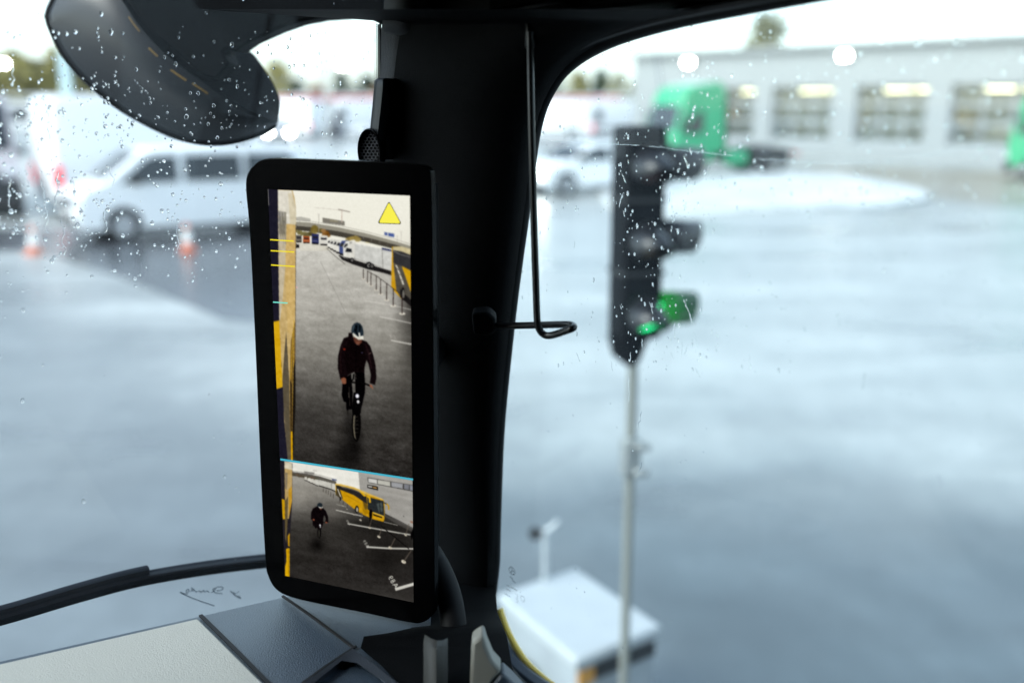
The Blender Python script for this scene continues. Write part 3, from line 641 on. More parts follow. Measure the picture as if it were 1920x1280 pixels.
# rubber seal round the side glass, standing a little proud of the trim edge
sp = [onS(p[1] - 5 - 6 * min(1, max(0, (p[0] - 1050) / 80)), p[0], -.012) for p in Rs]
b = BM(); tube(b, sp, .0085, 10); finish('window_seal', b, seal, cab)
sp2 = [onS(p[1] - 30, p[0], -.028) for p in Rs]
b = BM(); tube(b, sp2, .004, 8); finish('trim_edge', b, trim_g, cab)
# yellow outer body edge seen through the side glass
yl = spline([(927, 1140), (931, 1154), (938, 1174), (947, 1194), (960, 1217), (977, 1241), (1002, 1265), (1032, 1288), (1080, 1316)], 6)
b = BM(); tube(b, [onS(p[0] + 10, p[1], .022) for p in yl], .0040, 8); finish('yellow_edge', b, mat('yellow_paint', (.9, .6, .03), .35, coat=.5), cab)
db = spline([(913, 1140), (921, 1172), (935, 1206), (957, 1240), (987, 1270), (1030, 1300), (1080, 1330)], 6)
b = BM(); tube(b, [onS(p[0], p[1], .012) for p in db], .011, 8); finish('door_edge', b, mat('blue_grey_rubber', (.05, .062, .085), .5), cab)

# roof, rear wall, floor and the walls that close the cab
def cabp(a, c, z): # a: right of the pillar corner, c: forward of it
    return Vector((W_P.x, W_P.y, 0)) + RT * a + FW * c + UP * (CAMZ + z)
def cbox(name, x0, x1, y0, y1, zz0, zz1, m, bevel=.01):
    b = BM(); slab(b, [cabp(x0, y0, zz0), cabp(x1, y0, zz0), cabp(x1, y1, zz0), cabp(x0, y1, zz0)], UP * (zz1 - zz0)); return finish(name, b, m, cab, bevel=bevel, smooth=0)
sgap = (S_P - W_P).dot(RT)
cbox('roof_lining', -.12, sgap + .02, -2.0, -.012, .105, .6, trim_b, .02)
cbox('roof_lining', -2.2, -.125, -2.0, -.012, .5, .6, trim_b, .02)
cbox('side_header', sgap - .05, sgap + .03, -1.2, -.0, .073, .5, trim_b, .008)
cbox('rear_wall', -2.2, sgap + .02, -2.1, -2.0, -1.6, .6, trim_b)
cbox('floor', -2.2, sgap + .02, -2.1, .1, -1.7, -1.6, trim_b)
cbox('driver_side_light_block', -2.3, -2.2, -2.1, 0, -1.7, .6, trim_b)  # unseen; built without a window to keep light off the display
cbox('door_panel', sgap - .06, sgap + .05, -1.3, -.02, -1.7, -.70, trim_b, .02)
cbox('door_rear_panel', sgap - .03, sgap + .05, -2.0, -1.05, -.6, .6, trim_b, .02)
cbox('front_panel', -2.2, sgap, .02, .10, -1.7, -.80, trim_b)

# dashboard: a sheet about 0.48 m below eye height whose front edge runs across the picture
DZ = CAMZ - .48
def dp(x, y, dz=0.0): return at_z(x, y, DZ + dz)
edge = [(-500, 1353), (0, 1240), (375, 1155), (520, 1122), (640, 1098), (790, 1075)]
back = [(-500, 1700), (0, 1700), (620, 1700), (700, 1700), (800, 1700), (900, 1700)]
b = BM(); n = 6; rows = []
for k in range(n):
    e = dp(*edge[k]); d = dp(*back[k])
    rows.append([e + UP * -.30 + FW * .015, e + UP * -.012 + FW * .012, e + UP * -.003 + FW * .004, e, lerp(e, d, .3), lerp(e, d, .6), d])
sheet(b, rows, UP * -.02 - FW * .01); dash = finish('dashboard', b, dash_m, cab, smooth=50)
b = BM(); slab(b, [dp(-500, 1356, .003), dp(0, 1243, .003), dp(371, 1158, .003), dp(505, 1290, .003), dp(640, 1420, .003), dp(-500, 1600, .003)], UP * -.012); finish('dash_inlay', b, cream, dash, bevel=.002)
groove = mat('groove_black', (.004, .004, .005), .7)
def strip(pts, wpx, dz, name, m, par):
    b = BM(); P = [dp(x, y, dz) for x, y in pts]; rows = []
    for i, p in enumerate(P):
        d = (P[min(i + 1, len(P) - 1)] - P[max(i - 1, 0)]).normalized(); s = d.cross(UP) * wpx / F * .95
        rows.append([p - s * .5, p + s * .5])
    sheet(b, rows, UP * .0015); return finish(name, b, m, par, smooth=0)
strip([(376, 1154), (440, 1217), (506, 1284), (560, 1338)], 7, .0012, 'inlay_groove', groove, dash)
strip([(530, 1118), (590, 1160), (662, 1214)], 5, .0012, 'panel_seam', groove, dash)
strip([(668, 1212), (610, 1250), (555, 1290)], 4, .0012, 'panel_seam', groove, dash)
# storage tray
trayf = [(662, 1214), (705, 1245), (760, 1290), (800, 1330), (640, 1420), (530, 1305)]
rim_in = [(640, 1238), (668, 1242), (712, 1272), (760, 1318), (640, 1400), (575, 1290)]
b = BM(); o_ = [dp(x, y, .010) for x, y in trayf]; i_ = [dp(x, y, .008) for x, y in rim_in]; dn = [dp(x, y, -.02) for x, y in rim_in]
ov = [b.verts.new(p) for p in o_]; iv = [b.verts.new(p) for p in i_]; dv_ = [b.verts.new(p) for p in dn]; od = [b.verts.new(p - UP * .014) for p in o_]
for k in range(6):
    j = (k + 1) % 6; b.faces.new((ov[k], ov[j], iv[j], iv[k])); b.faces.new((iv[k], iv[j], dv_[j], dv_[k])); b.faces.new((od[k], od[j], ov[j], ov[k]))
b.faces.new(dv_)
tray_m = mat('tray_grey', (.02, .026, .036), .4, bump=.3, bscale=700)
finish('storage_tray', b, tray_m, dash, smooth=30, bevel=.003)
# dark pillar foot between dashboard and door
ftl = [(1060, 838), (1110, 820), (1150, 803), (1166, 797), (1184, 786), (1198, 765), (1208, 720), (1214, 676), (1228, 692), (1244, 712), (1284, 752), (1330, 800)]
ftr = [(1060, 925), (1166, 932), (1214, 950), (1284, 962), (1330, 985)]
b = BM(); rws = []
for y, l in ftl:
    Y = dp(760, max(y, 1170)).y - .006 + max(0, 1200 - y) * .0016; r_ = interp(ftr, y)
    rws.append([at_y(l + (r_ - l) * k / 8, y, Y - .02 * math.sin(math.pi * k / 16) ) for k in range(9)])
sheet(b, rws, Vector((0, .02, 0))); finish('pillar_foot', b, trim_b, cab, smooth=60)
# grab handle
gh = spline([(800, 985), (826, 1032), (846, 1066), (864, 1110), (874, 1160), (878, 1220), (878, 1300), (870, 1400)], 6)
b = BM(); tube(b, [at_y(p[0] - 25, p[1], .875 - max(0, p[1] - 1050) * .00022) for p in gh], .0125, 18); finish('grab_handle', b, mat('handle_rubber', (.004, .004, .005), .6, spec=.2), cab)
# cream mouldings by the door
b = BM(); rws = []
for x, y0 in ((794, 1203), (806, 1211), (818, 1215), (829, 1214), (838, 1209)):
    t = (x - 794) / 44; Y = .735 - .022 * math.sin(math.pi * t); rws.append([at_y(x, y0, Y), at_y(x, 1340, Y - .01)])
sheet(b, rws, Vector((0, .012, 0))); finish('cream_post', b, mat('cream_shaded_plastic', (.022, .021, .018), .6, bump=.3, bscale=800), cab, smooth=60)  # cream darkened in its colour to stand for the grab handle's shade
b = BM(); slab(b, [at_y(x, y, .715) for x, y in [(884, 1204), (906, 1190), (912, 1212), (924, 1240), (941, 1258), (925, 1276), (910, 1300), (880, 1300)]], Vector((0, .02, 0))); finish('cream_trim', b, mat('cream_door_plastic', (.28, .275, .24), .55, bump=.3, bscale=800), cab, bevel=.003)
b = BM(); slab(b, [at_y(x, y, .715) for x, y in [(941, 1261), (962, 1280), (990, 1310), (905, 1310), (925, 1279)]], Vector((0, .02, 0))); finish('armrest_trim', b, dash_m, cab, bevel=.003)

# pillar details: upper cover, handle bar, speaker
b = BM(); rws = []
for y, l, r in ((-10, 722, 812), (40, 717, 812), (60, 720, 814), (78, 760, 816), (88, 790, 818)):
    rws.append([onW(l + (r - l) * t, y, -.03 - .03 * math.sin(math.pi * t * .75)) for t in (0, .15, .3, .5, .7, .85, 1)])
sheet(b, rws, Vector((.004, .01, 0))); finish('upper_pillar_cover', b, mat('cover_black', (.025, .027, .03), .5, spec=.25, bump=.3, bscale=900), cab, smooth=60)
b = BM(); rws = []
for y, l, r in ((52, 715, 800), (78, 714, 800), (110, 714, 795), (148, 712, 790)):
    rws.append([onW(l + (r - l) * t, y, -.018 - .03 * math.sin(math.pi * t * .75)) for t in (0, .15, .3, .5, .7, .85, 1)])
sheet(b, rws, Vector((.004, .01, 0))); finish('pillar_cover', b, mat('cover_grain', (.04, .043, .05), .45, spec=.3, bump=.6, bscale=700), cab, smooth=60)
b = BM(); rws = []
for y, l, r in ((147, 707, 738), (152, 702, 741), (165, 701, 742), (200, 698, 738), (240, 694, 733), (270, 692, 730), (300, 690, 728)):
    rws.append([onW(l + (r - l) * t, y, -.035 - .022 * math.sin(math.pi * min(1, t * .9 + .08))) for t in (0, .08, .2, .4, .6, .8, .92, 1)])
sheet(b, rws, Vector((.007, .016, 0))); finish('grip_cover', b, mat('grip_black', (.014, .016, .019), .4, spec=.3), cab, smooth=70)
# speaker: bezel and pierced grille
SC = onW(692, 284, -.06); _Y = SC.y; ea = (at_y(714, 284, _Y) - at_y(670, 284, _Y)) / 2; eb = (at_y(690, 240, _Y + .01) - at_y(694, 328, _Y - .01)) / 2
VY = Vector((0, 1, 0))
b = BM(); rws = []
for k in range(41):
    t = 2 * math.pi * k / 40; e = ea * math.cos(t) + eb * math.sin(t); rws.append([SC + e * .99 + Vector((.003, .016, 0)), SC + e * 1.0 + VY * .004, SC + e * .96 - VY * .002, SC + e * .87, SC + e * .85 + VY * .005])
sheet(b, rws); spk = finish('speaker', b, trim_g, cab, smooth=60)
b = BM(); pts_ = []
hex_r = .0016
for i in range(-9, 10):
    for j in range(-16, 17):
        u = ea.normalized() * ((i + .5 * (j % 2)) * .0036) + eb.normalized() * (j * .0031)
        ru = u.dot(ea) / ea.length ** 2; rv_ = u.dot(eb) / eb.length ** 2
        if ru * ru + rv_ * rv_ < .72: pts_.append(SC + u + VY * .003)
for c in pts_:
    o8 = [c + (ea.normalized() * math.cos(2 * math.pi * k / 6 + .52) + eb.normalized() * math.sin(2 * math.pi * k / 6 + .52)) * .0020 for k in range(6)]
    i8 = [c + (ea.normalized() * math.cos(2 * math.pi * k / 6 + .52) + eb.normalized() * math.sin(2 * math.pi * k / 6 + .52)) * .00145 for k in range(6)]
    ov = [b.verts.new(p) for p in o8]; iv = [b.verts.new(p - VY * .0006) for p in i8]
    for k in range(6): b.faces.new((ov[k], ov[(k + 1) % 6], iv[(k + 1) % 6], iv[k]))
finish('speaker_grille', b, mat('grille_grey', (.16, .17, .19), .4), spk, smooth=0)
b = BM(); slab(b, [SC + (ea * math.cos(2 * math.pi * k / 32) + eb * math.sin(2 * math.pi * k / 32)) * .9 + VY * .008 for k in range(32)], VY * .01); finish('speaker_cone', b, groove, spk)
# dotted ceramic edge of the windscreen
b = BM()
for row in range(4):
    y = 46
    while y < 150:
        x = 713 - row * 3.6; rr_ = (2.6, 2.2, 1.6, 1.0)[row] * .00056
        c = onW(x, y + (row % 2) * 2, -.0008); s_, u_ = RT, W_U
        b.faces.new([b.verts.new(c + (s_ * math.cos(2 * math.pi * k / 8) + u_ * math.sin(2 * math.pi * k / 8)) * rr_) for k in range(8)]); y += 4.3
finish('dotted_glass_border', b, groove, cab, smooth=0)

# bent rod on the pillar beside the side window
rod = []
for x, y, Y in ((994, 60, .86), (994, 90, .86), (996, 200, .852), (1000, 380, .845), (1005, 540, .84), (1007, 596, .838), (1009, 612, .838), (1016, 624, .838), (1026, 629, .836), (1040, 627, .832), (1064, 619, .822), (1072, 616, .820), (1076, 613, .823), (1072, 609, .830), (1060, 608, .838), (1020, 609, .858), (980, 610, .872), (930, 611, .885), (905, 611, .89)):
    rod.append(at_y(x, y, Y))
b = BM(); tube(b, spline(rod, 4), .0031, 14); finish('wire_holder', b, rod_m, cab)
b = BM(); slab(b, [at_y(x, y, .882) for x, y in [(884, 588), (916, 585), (930, 598), (930, 622), (918, 630), (888, 628)]], Vector((0, .03, 0))); hb = finish('rod_bracket', b, trim_b, cab, bevel=.003)
b = BM(); cyl(b, at_y(905, 592, .872), at_y(905, 592, .884), .003, 10); cyl(b, at_y(899, 655, .885), at_y(899, 655, .905), .006, 16); finish('screw', b, trim_g, hb)
b = BM(); slab(b, [at_y(x, y, .872) for x, y in [(985, 30), (1003, 30), (1004, 92), (984, 92)]], Vector((0, .02, 0))); finish('rod_top_bracket', b, trim_g, cab, bevel=.003)
b = BM(); slab(b, [at_y(x, y, .84) for x, y in [(918, 32), (918, 22), (1010, 8), (1160, -20), (1160, -60), (918, -60)]], Vector((0, .03, 0))); finish('visor_edge', b, trim_b, cab, bevel=.004)

# etched marks in the lower corner of the side window (maker's ring and small print)
b = BM(); 
def stroke(bm_, pts, wpx, off, f=onS):
    P = [f(x, y, off) for x, y in pts]; rows = []
    nrm = S_N if f is onS else W_N
    for i, p in enumerate(P):
        d = (P[min(i + 1, len(P) - 1)] - P[max(i - 1, 0)]).normalized(); s = d.cross(nrm) * wpx / F * .9
        rows.append([p - s * .5, p + s * .5])
    sheet(bm_, rows)
cx, cy = 960, 1069.5
stroke(b, [(cx + 5.2 * math.cos(t) + 1.2 * math.sin(t), cy + 7 * math.sin(t) + 1.5 * math.cos(t)) for t in [2 * math.pi * k / 24 for k in range(25)]], 1.6, -.001)
for t in (-1.9, .3, 2.4): stroke(b, [(cx, cy), (cx + 4.6 * math.cos(t), cy + 6 * math.sin(t))], 1.4, -.001)
for k, (x, y) in enumerate([(956, 1080), (959, 1083), (961, 1087), (964, 1090)]): stroke(b, [(x, y), (x + 2.5, y + 2)], 2.0, -.001)
for l in ([(950, 1096), (958, 1100), (970, 1107)], [(949, 1104), (958, 1108)], [(946, 1112), (957, 1118)]): stroke(b, l, 1.3, -.001)
finish('glass_marking', b, mat('etch_black', (.02, .025, .03), .6), cab, smooth=0)
b = BM()
for l in ([(966, 1112), (971, 1115), (970, 1120), (967, 1121), (971, 1124), (971, 1129), (966, 1128)], [(978, 1116), (982, 1118), (984, 1124), (982, 1128), (978, 1124), (976, 1119), (978, 1116)]): stroke(b, l, 1.0, -.001)
finish('glass_marking', b, mat('mark_grey', (.28, .32, .35), .6), cab, smooth=0)  # faint grey figures beside the small print
# mirrored signature on the windscreen
b = BM()
sig = [[(402, 1135), (375, 1126), (350, 1116), (338, 1110)], [(337, 1109), (345, 1112), (352, 1113)], [(349, 1106), (353, 1104), (354, 1109), (350, 1110), (349, 1106)], [(357, 1109), (360, 1105), (362, 1108)], [(358, 1101), (364, 1105), (368, 1109), (374, 1107), (377, 1110), (381, 1106), (384, 1109), (388, 1107), (392, 1110)],
       [(396, 1111), (402, 1106), (404, 1103), (399, 1104), (403, 1110), (412, 1112), (417, 1112)], [(401, 1103), (408, 1100), (416, 1100), (418, 1103), (413, 1106), (406, 1107)], [(432, 1107), (436, 1111), (441, 1116), (447, 1119), (452, 1122)], [(438, 1109), (440, 1113), (446, 1110), (448, 1108)], [(441, 1116), (446, 1117), (451, 1119)]]
for s_ in sig: stroke(b, spline(s_, 5) if len(s_) > 2 else s_, 2.1, .006, onW)
sg = finish('signature', b, mat('signature_ink', (.24, .30, .36), .6), cab, smooth=0)

# wiper parked outside the windscreen
wip = empty('wiper'); wip.parent = cab
wp = spline([(-120, 1186), (0, 1160), (150, 1116), (260, 1087), (380, 1066), (495, 1052), (620, 1040), (760, 1032)], 6)
def wstrip(o0, o1, off, th, name, m, px0=-1e9, px1=1e9):
    b = BM(); rws = []
    for p in wp:
        if px0 <= p[0] <= px1:
            a_ = onW(p[0], p[1] + o0, off); c_ = onW(p[0], p[1] + o1, off); rws.append([a_, lerp(a_, c_, .5) - W_N * .002, c_])
    sheet(b, rws, W_N * th); return finish(name, b, m, wip, smooth=60)
wstrip(0, 13, .012, .006, 'wiper_rubber', mat('wiper_black', (.002, .002, .003), .8, spec=.02))
wstrip(-4, 0, .016, .006, 'wiper_spine', mat('spine_grey', (.02, .025, .032), .5, spec=.1))
wstrip(-13, -4, .02, .005, 'wiper_blade', mat('blade_black', (.002, .002, .003), .8, spec=.03), -200, 290)
wstrip(-20, -12.5, .024, .005, 'wiper_arm', mat('arm_grey', (.014, .018, .026), .6, spec=.1), -200, 285)
wstrip(-10, -4, .022, .005, 'wiper_tail', mat('tail_grey', (.014, .018, .026), .6, spec=.1), 262, 900)

# exterior front mirror on its arm
fm = empty('front_mirror'); fm.parent = cab
MY = 1.22
lo = spline([(118, -22), (104, -4), (92, 22), (92, 42), (122, 105), (170, 158), (230, 205), (300, 243), (352, 262), (404, 268), (450, 262), (490, 248), (517, 232)], 6)
ri = spline([(196, -60), (212, -26), (232, 6), (258, 45), (292, 84), (330, 118), (372, 148), (415, 178), (455, 200), (490, 218), (516, 229)], 6)
def resamp(c, n):
    c = np.array(c); d = np.r_[0, np.cumsum(np.linalg.norm(np.diff(c, axis=0), axis=1))]; return [(float(np.interp(t, d, c[:, 0])), float(np.interp(t, d, c[:, 1]))) for t in np.linspace(0, d[-1], n)]
NL = 40; lo = resamp(lo, NL); ri = resamp(ri, NL)
rws = []
for i in range(NL):
    row = []
    for k in range(12):
        t = k / 11; x = lo[i][0] + (ri[i][0] - lo[i][0]) * t; y = lo[i][1] + (ri[i][1] - lo[i][1]) * t
        row.append(at_y(x, y, MY - .05 * math.sin(math.pi * t * .62) * math.sin(math.pi * (i + .5) / NL) ** .5))
    rws.append(row)
b = BM(); sheet(b, rws, Vector((0, .01, 0))); finish('mirror_face', b, mat('mirror_grey', (.018, .021, .026), .34, spec=.32), fm, smooth=60)
b = BM(); tube(b, [at_y(x, y, MY + .004) for x, y in lo], .0042, 10); finish('mirror_rim', b, trim_g, fm)
up = spline([(330, -90), (380, -40), (420, 60), (445, 92), (468, 98), (492, 130), (510, 160), (521, 188), (520, 212), (517, 231)], 6); up = resamp(up, NL)
rws = []
for i in range(NL):
    row = []
    for k in range(10):
        t = k / 9; x = ri[i][0] + (up[i][0] - ri[i][0]) * t; y = ri[i][1] + (up[i][1] - ri[i][1]) * t
        row.append(at_y(x, y, MY - .045 * math.sin(math.pi * (.62 + .38 * t)) * math.sin(math.pi * (i + .5) / NL) ** .5 - .008 + .06 * t))
    rws.append(row)
b = BM(); sheet(b, rws, Vector((0, .012, 0))); finish('mirror_shell', b, mat('shell_black', (.002, .0023, .003), .7, spec=.04), fm, smooth=60)
ym = mat('yellow_reflection', (.20, .12, .025), .4)  # yellow cab's reflection in the mirror, painted on as strips
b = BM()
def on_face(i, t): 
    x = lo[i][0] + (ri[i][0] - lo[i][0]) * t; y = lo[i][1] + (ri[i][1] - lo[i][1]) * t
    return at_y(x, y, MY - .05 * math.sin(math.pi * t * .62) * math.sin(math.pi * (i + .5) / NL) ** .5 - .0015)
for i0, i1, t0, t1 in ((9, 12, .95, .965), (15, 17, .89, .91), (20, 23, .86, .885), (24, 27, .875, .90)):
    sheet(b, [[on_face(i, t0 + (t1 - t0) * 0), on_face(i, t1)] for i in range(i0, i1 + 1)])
finish('yellow_reflection', b, ym, fm, smooth=0)
b = BM(); slab(b, [at_y(x, y, 1.18) for x, y in [(235, -60), (238, 2), (275, 56), (330, 100), (372, 140), (405, 150), (430, 120), (418, 100), (424, 92), (441, 98), (470, 78), (520, 56), (560, 42), (600, 34), (660, 30), (720, 30), (720, -60)]], Vector((0, .05, 0)))
finish('mirror_arm', b, mat('arm_black', (.002, .0023, .003), .7, spec=.04), fm, bevel=.008)

# ------------------------------------------------------------------ the mirror display
C4 = [(503, 355), (769, 367), (776, 1128), (535, 1078)]
dk = [.976 * .93, .921 * .93, 1.024 * .93, 1.079 * .93]
A4 = np.stack([np.array(ray(*C4[0])), -np.array(ray(*C4[1])), np.array(ray(*C4[2])), -np.array(ray(*C4[3]))], 1)
dk = np.linalg.svd(A4)[2][-1]; dk = dk / dk.mean() * .905
P4 = [CAM + ray(*C4[i]) * float(dk[i]) for i in range(4)]
DU = P4[1] - P4[0]; DV = P4[3] - P4[0]
DN = DU.cross(DV).normalized()
if DN.dot(CAM - P4[0]) < 0: DN = -DN
def onD(x, y, off=0.0): return on(x, y, P4[0] + DN * off, DN)
DC = (P4[0] + P4[2]) / 2; DO = DC - DV * 0
disp = empty('mirror_display', DC + DV * .6, 0, 'tall black mirror camera display on the pillar showing a cyclist', 'display')
do_ = DC + DV * .6
hou = spline([(470, 316), (488, 301), (520, 297), (600, 299), (700, 303), (780, 309), (802, 318), (808, 340), (811, 500), (813, 800), (814, 1000), (814, 1130), (808, 1155), (790, 1167), (765, 1166), (690, 1150), (600, 1132), (545, 1119), (517, 1104), (502, 1078), (497, 1045), (489, 900), (478, 640), (468, 440), (461, 360), (462, 332), (470, 316)], 4)[:-1]
b = BM(); slab(b, [onD(x, y) for x, y in hou], -DN * .009)
bezel_m = mat('bezel_black', (.0008, .0008, .001), .2, spec=.03)
finish('housing', b, bezel_m, disp, origin=do_, bevel=.004, seg=3)
b = BM(); ho2 = [(x * .9 + 652 * .1, y * .93 + 735 * .07) for x, y in hou]; slab(b, [onD(x, y, -.0085) for x, y in ho2], -DN * .03); finish('rear_cover', b, trim_b, disp, origin=do_, bevel=.008)
b = BM(); q0 = onD(790, 700, -.045); tube(b, [q0, q0 + Vector((.0, .04, 0)), q0 + Vector((.004, .10, 0))], .014, 16); finish('bracket', b, trim_b, disp, origin=do_)

# --- picture shown on the display, drawn cell by cell (it is what the two rear cameras send)
NX, NY = 290, 812
uu, vv = np.meshgrid(np.arange(NX * 2) / (NX * 2 - 1), np.arange(NY * 2) / (NY * 2 - 1))
p0 = np.array(P4[0]); du = np.array(DU); dvv = np.array(DV)
X3 = p0 + uu[..., None] * du + vv[..., None] * dvv - np.array(CAM)
zc = X3 @ np.array(_f); QX = 960 + F * (X3 @ np.array(_r)) / zc; QY = 640 - F * (X3 @ np.array(_u)) / zc
IMG = np.zeros(QX.shape + (3,)); PART = np.zeros(QX.shape, int)
def inside(poly):
    poly = np.asarray(poly, float); x0, y0 = poly.min(0); x1, y1 = poly.max(0)
    idx = np.nonzero((QX >= x0) & (QX <= x1) & (QY >= y0) & (QY <= y1)); x = QX[idx]; y = QY[idx]; c = np.zeros(x.shape, bool)
    for (ax, ay), (bx, by) in zip(poly, np.roll(poly, -1, 0)):
        if ay == by: continue
        k = ((ay > y) != (by > y)) & (x < (bx - ax) * (y - ay) / (by - ay) + ax); c ^= k
    return idx[0][c], idx[1][c]
_part = [0]
def poly(pts, col, a=1.0, part=None):
    i = inside(pts); IMG[i] = IMG[i] * (1 - a) + np.array(col, float) * a
    pt = _part[0] if part is None else part
    if pt: PART[i] = pt
def ell(cx, cy, rx, ry, col, a=1.0, rot=0): 
    t = np.linspace(0, 2 * np.pi, 25)[:-1]; x = rx * np.cos(t); y = ry * np.sin(t)
    poly(np.c_[cx + x * math.cos(rot) - y * math.sin(rot), cy + x * math.sin(rot) + y * math.cos(rot)], col, a)
def line(pts, wd, col, a=1.0):
    for (ax, ay), (bx, by) in zip(pts, pts[1:]):
        l = math.hypot(bx - ax, by - ay) or 1; nx, ny = -(by - ay) / l * wd / 2, (bx - ax) / l * wd / 2
        poly([(ax + nx, ay + ny), (bx + nx, by + ny), (bx - nx, by - ny), (ax - nx, ay - ny)], col, a)
def soft(cx, cy, rx, ry, col, a):
    g = np.exp(-(((QX - cx) / rx) ** 2 + ((QY - cy) / ry) ** 2)) * a; IMG[:] = IMG * (1 - g[..., None]) + np.array(col, float) * g[..., None]
def vgrad(ys_, cols_, mask):
    for c in range(3): IMG[..., c] = np.where(mask, np.interp(QY, ys_, [q[c] for q in cols_]), IMG[..., c])
def smooth_noise(sx, sy):
    g = rng.normal(size=(sy + 2, sx + 2)); yi = vv * sy; xi = uu * sx; y0 = yi.astype(int); x0 = xi.astype(int); fy = yi - y0; fx = xi - x0
    return g[y0, x0] * (1 - fx) * (1 - fy) + g[y0, x0 + 1] * fx * (1 - fy) + g[y0 + 1, x0] * (1 - fx) * fy + g[y0 + 1, x0 + 1] * fx * fy
divy = 861 + (QX - 525) / (774 - 525) * (899 - 861)
upper = QY < divy
c3 = lambda L_: [(480 + x / 3.879, 330 + y / 3.879) for x, y in L_]
c4_ = lambda L_: [(480 + x / 4.0, 560 + y / 4.0) for x, y in L_]
c5 = lambda L_: [(500 + x / 4.2656, 840 + y / 4.2656) for x, y in L_]
allm = np.ones_like(upper)
# upper picture: sky, road
vgrad([355, 470, 520, 600, 660, 720, 780, 860, 900], [(246, 244, 230), (244, 241, 226), (190, 185, 170), (168, 163, 149), (140, 135, 122), (104, 99, 90), (74, 70, 64), (52, 48, 44), (46, 42, 39)], allm)
poly(c3([(290, 480), (520, 500), (640, 590), (1000, 720), (1130, 770), (1130, 1000), (290, 1000)]), (190, 185, 171), .5)
nz = smooth_noise(14, 90) * 5 + smooth_noise(50, 260) * 4 + smooth_noise(140, 500) * 4
road = QY > 452
IMG += np.where(road & upper, nz, 0)[..., None]
soft(560, 560, 30, 60, (196, 190, 174), .35); soft(700, 640, 70, 25, (168, 162, 148), .3)
soft(775, 570, 26, 70, (52, 48, 44), .85); soft(775, 660, 22, 50, (60, 56, 50), .7); soft(765, 760, 40, 60, (58, 54, 48), .5)
soft(575, 800, 60, 60, (60, 56, 52), .5)
line(c3([(470, 620), (520, 720), (600, 880), (660, 1010)]), 1.2, (140, 135, 124), .5); line(c3([(300, 640), (400, 560), (560, 520)]), 1.0, (150, 145, 132), .35)
# flyover, buildings, trees, crane
poly(c3([(295, 300), (330, 296), (400, 312), (400, 330), (295, 325)]), (170, 168, 158), .8)
poly(c3([(487, 303), (648, 330), (648, 362), (487, 340)]), (128, 124, 114)); poly(c3([(540, 318), (600, 326), (600, 336), (540, 330)]), (165, 155, 120), .6)
line(c3([(425, 230), (560, 243), (690, 263)]), .7, (196, 188, 176)); line(c3([(627, 243), (627, 340)]), 1.6, (205, 186, 172)); line(c3([(600, 243), (685, 262)]), 1.8, (150, 140, 130))
poly(c3([(295, 332), (400, 340), (600, 372), (800, 416), (1000, 470), (1125, 508), (1125, 540), (1000, 505), (800, 465), (600, 425), (400, 398), (295, 388)]), (150, 146, 132))
poly(c3([(295, 362), (400, 372), (600, 402), (800, 445), (1000, 495), (1125, 530), (1125, 552), (1000, 530), (800, 480), (600, 440), (400, 405), (295, 394)]), (74, 70, 62))
line(c3([(295, 322), (400, 330), (600, 360), (800, 404), (1000, 456), (1125, 495)]), .8, (150, 146, 136)); 
for k in range(14): line(c3([(320 + k * 58, 326 + k * 11.5 + k * k * .35), (320 + k * 58, 338 + k * 12 + k * k * .35)]), .6, (140, 136, 126))
for x, y, rx, ry, cc in ((330, 418, 34, 22, (120, 112, 70)), (425, 402, 46, 30, (128, 112, 58)), (510, 420, 40, 28, (138, 98, 52)), (715, 455, 48, 26, (140, 120, 62)), (380, 425, 30, 18, (92, 84, 52))):
    for k in range(9): ell(*c3([(x + rng.normal() * rx * .45, y + rng.normal() * ry * .4)])[0], rx / 3.879 * .45, ry / 3.879 * .5, np.array(cc) + rng.normal() * 14, .8)
line(c3([(460, 278), (460, 440)]), .9, (165, 160, 150)); line(c3([(450, 278), (470, 280)]), 1.0, (200, 198, 190)); line(c3([(1057, 402), (1057, 490)]), .8, (180, 175, 165)); line(c3([(1045, 404), (1070, 406)]), 1.4, (225, 220, 208))
poly(c3([(936, 408), (957, 411), (957, 434), (936, 431)]), (70, 90, 150)); poly(c3([(963, 412), (1008, 420), (1008, 446), (963, 438)]), (75, 95, 155)); line(c3([(1028, 432), (1030, 480)]), .7, (150, 145, 140))
for k in range(5): ell(*c3([(800 + k * 6, 482 + k)])[0], .5, .5, (250, 220, 120))
# distant lorries
_part[0] = 3
def lorry(x, y, w_, h_, cc):
    poly(c3([(x - w_, y - h_), (x + w_, y - h_ + 3), (x + w_ * 1.05, y + h_ * .9), (x - w_ * 1.05, y + h_ * .85)]), cc); poly(c3([(x - w_ * .8, y - h_ * .55), (x + w_ * .75, y - h_ * .5), (x + w_ * .75, y - h_ * .1), (x - w_ * .8, y - h_ * .15)]), (44, 44, 50)); poly(c3([(x - w_, y + h_ * .7), (x + w_, y + h_ * .75), (x + w_ * .9, y + h_ * 1.05), (x - w_ * .9, y + h_)]), (28, 27, 28)); line(c3([(x - w_ * .7, y + h_ * .35), (x + w_ * .7, y + h_ * .4)]), .9, (215, 205, 190), .7)
lorry(316, 456, 20, 26, (96, 92, 84)); lorry(370, 463, 24, 26, (176, 84, 42)); lorry(434, 458, 25, 38, (44, 52, 98)); lorry(496, 468, 27, 36, (222, 220, 210))
poly(c3([(295, 492), (318, 496), (318, 522), (295, 524)]), (30, 29, 29)); poly(c3([(298, 486), (320, 490), (320, 500), (298, 497)]), (205, 200, 188))
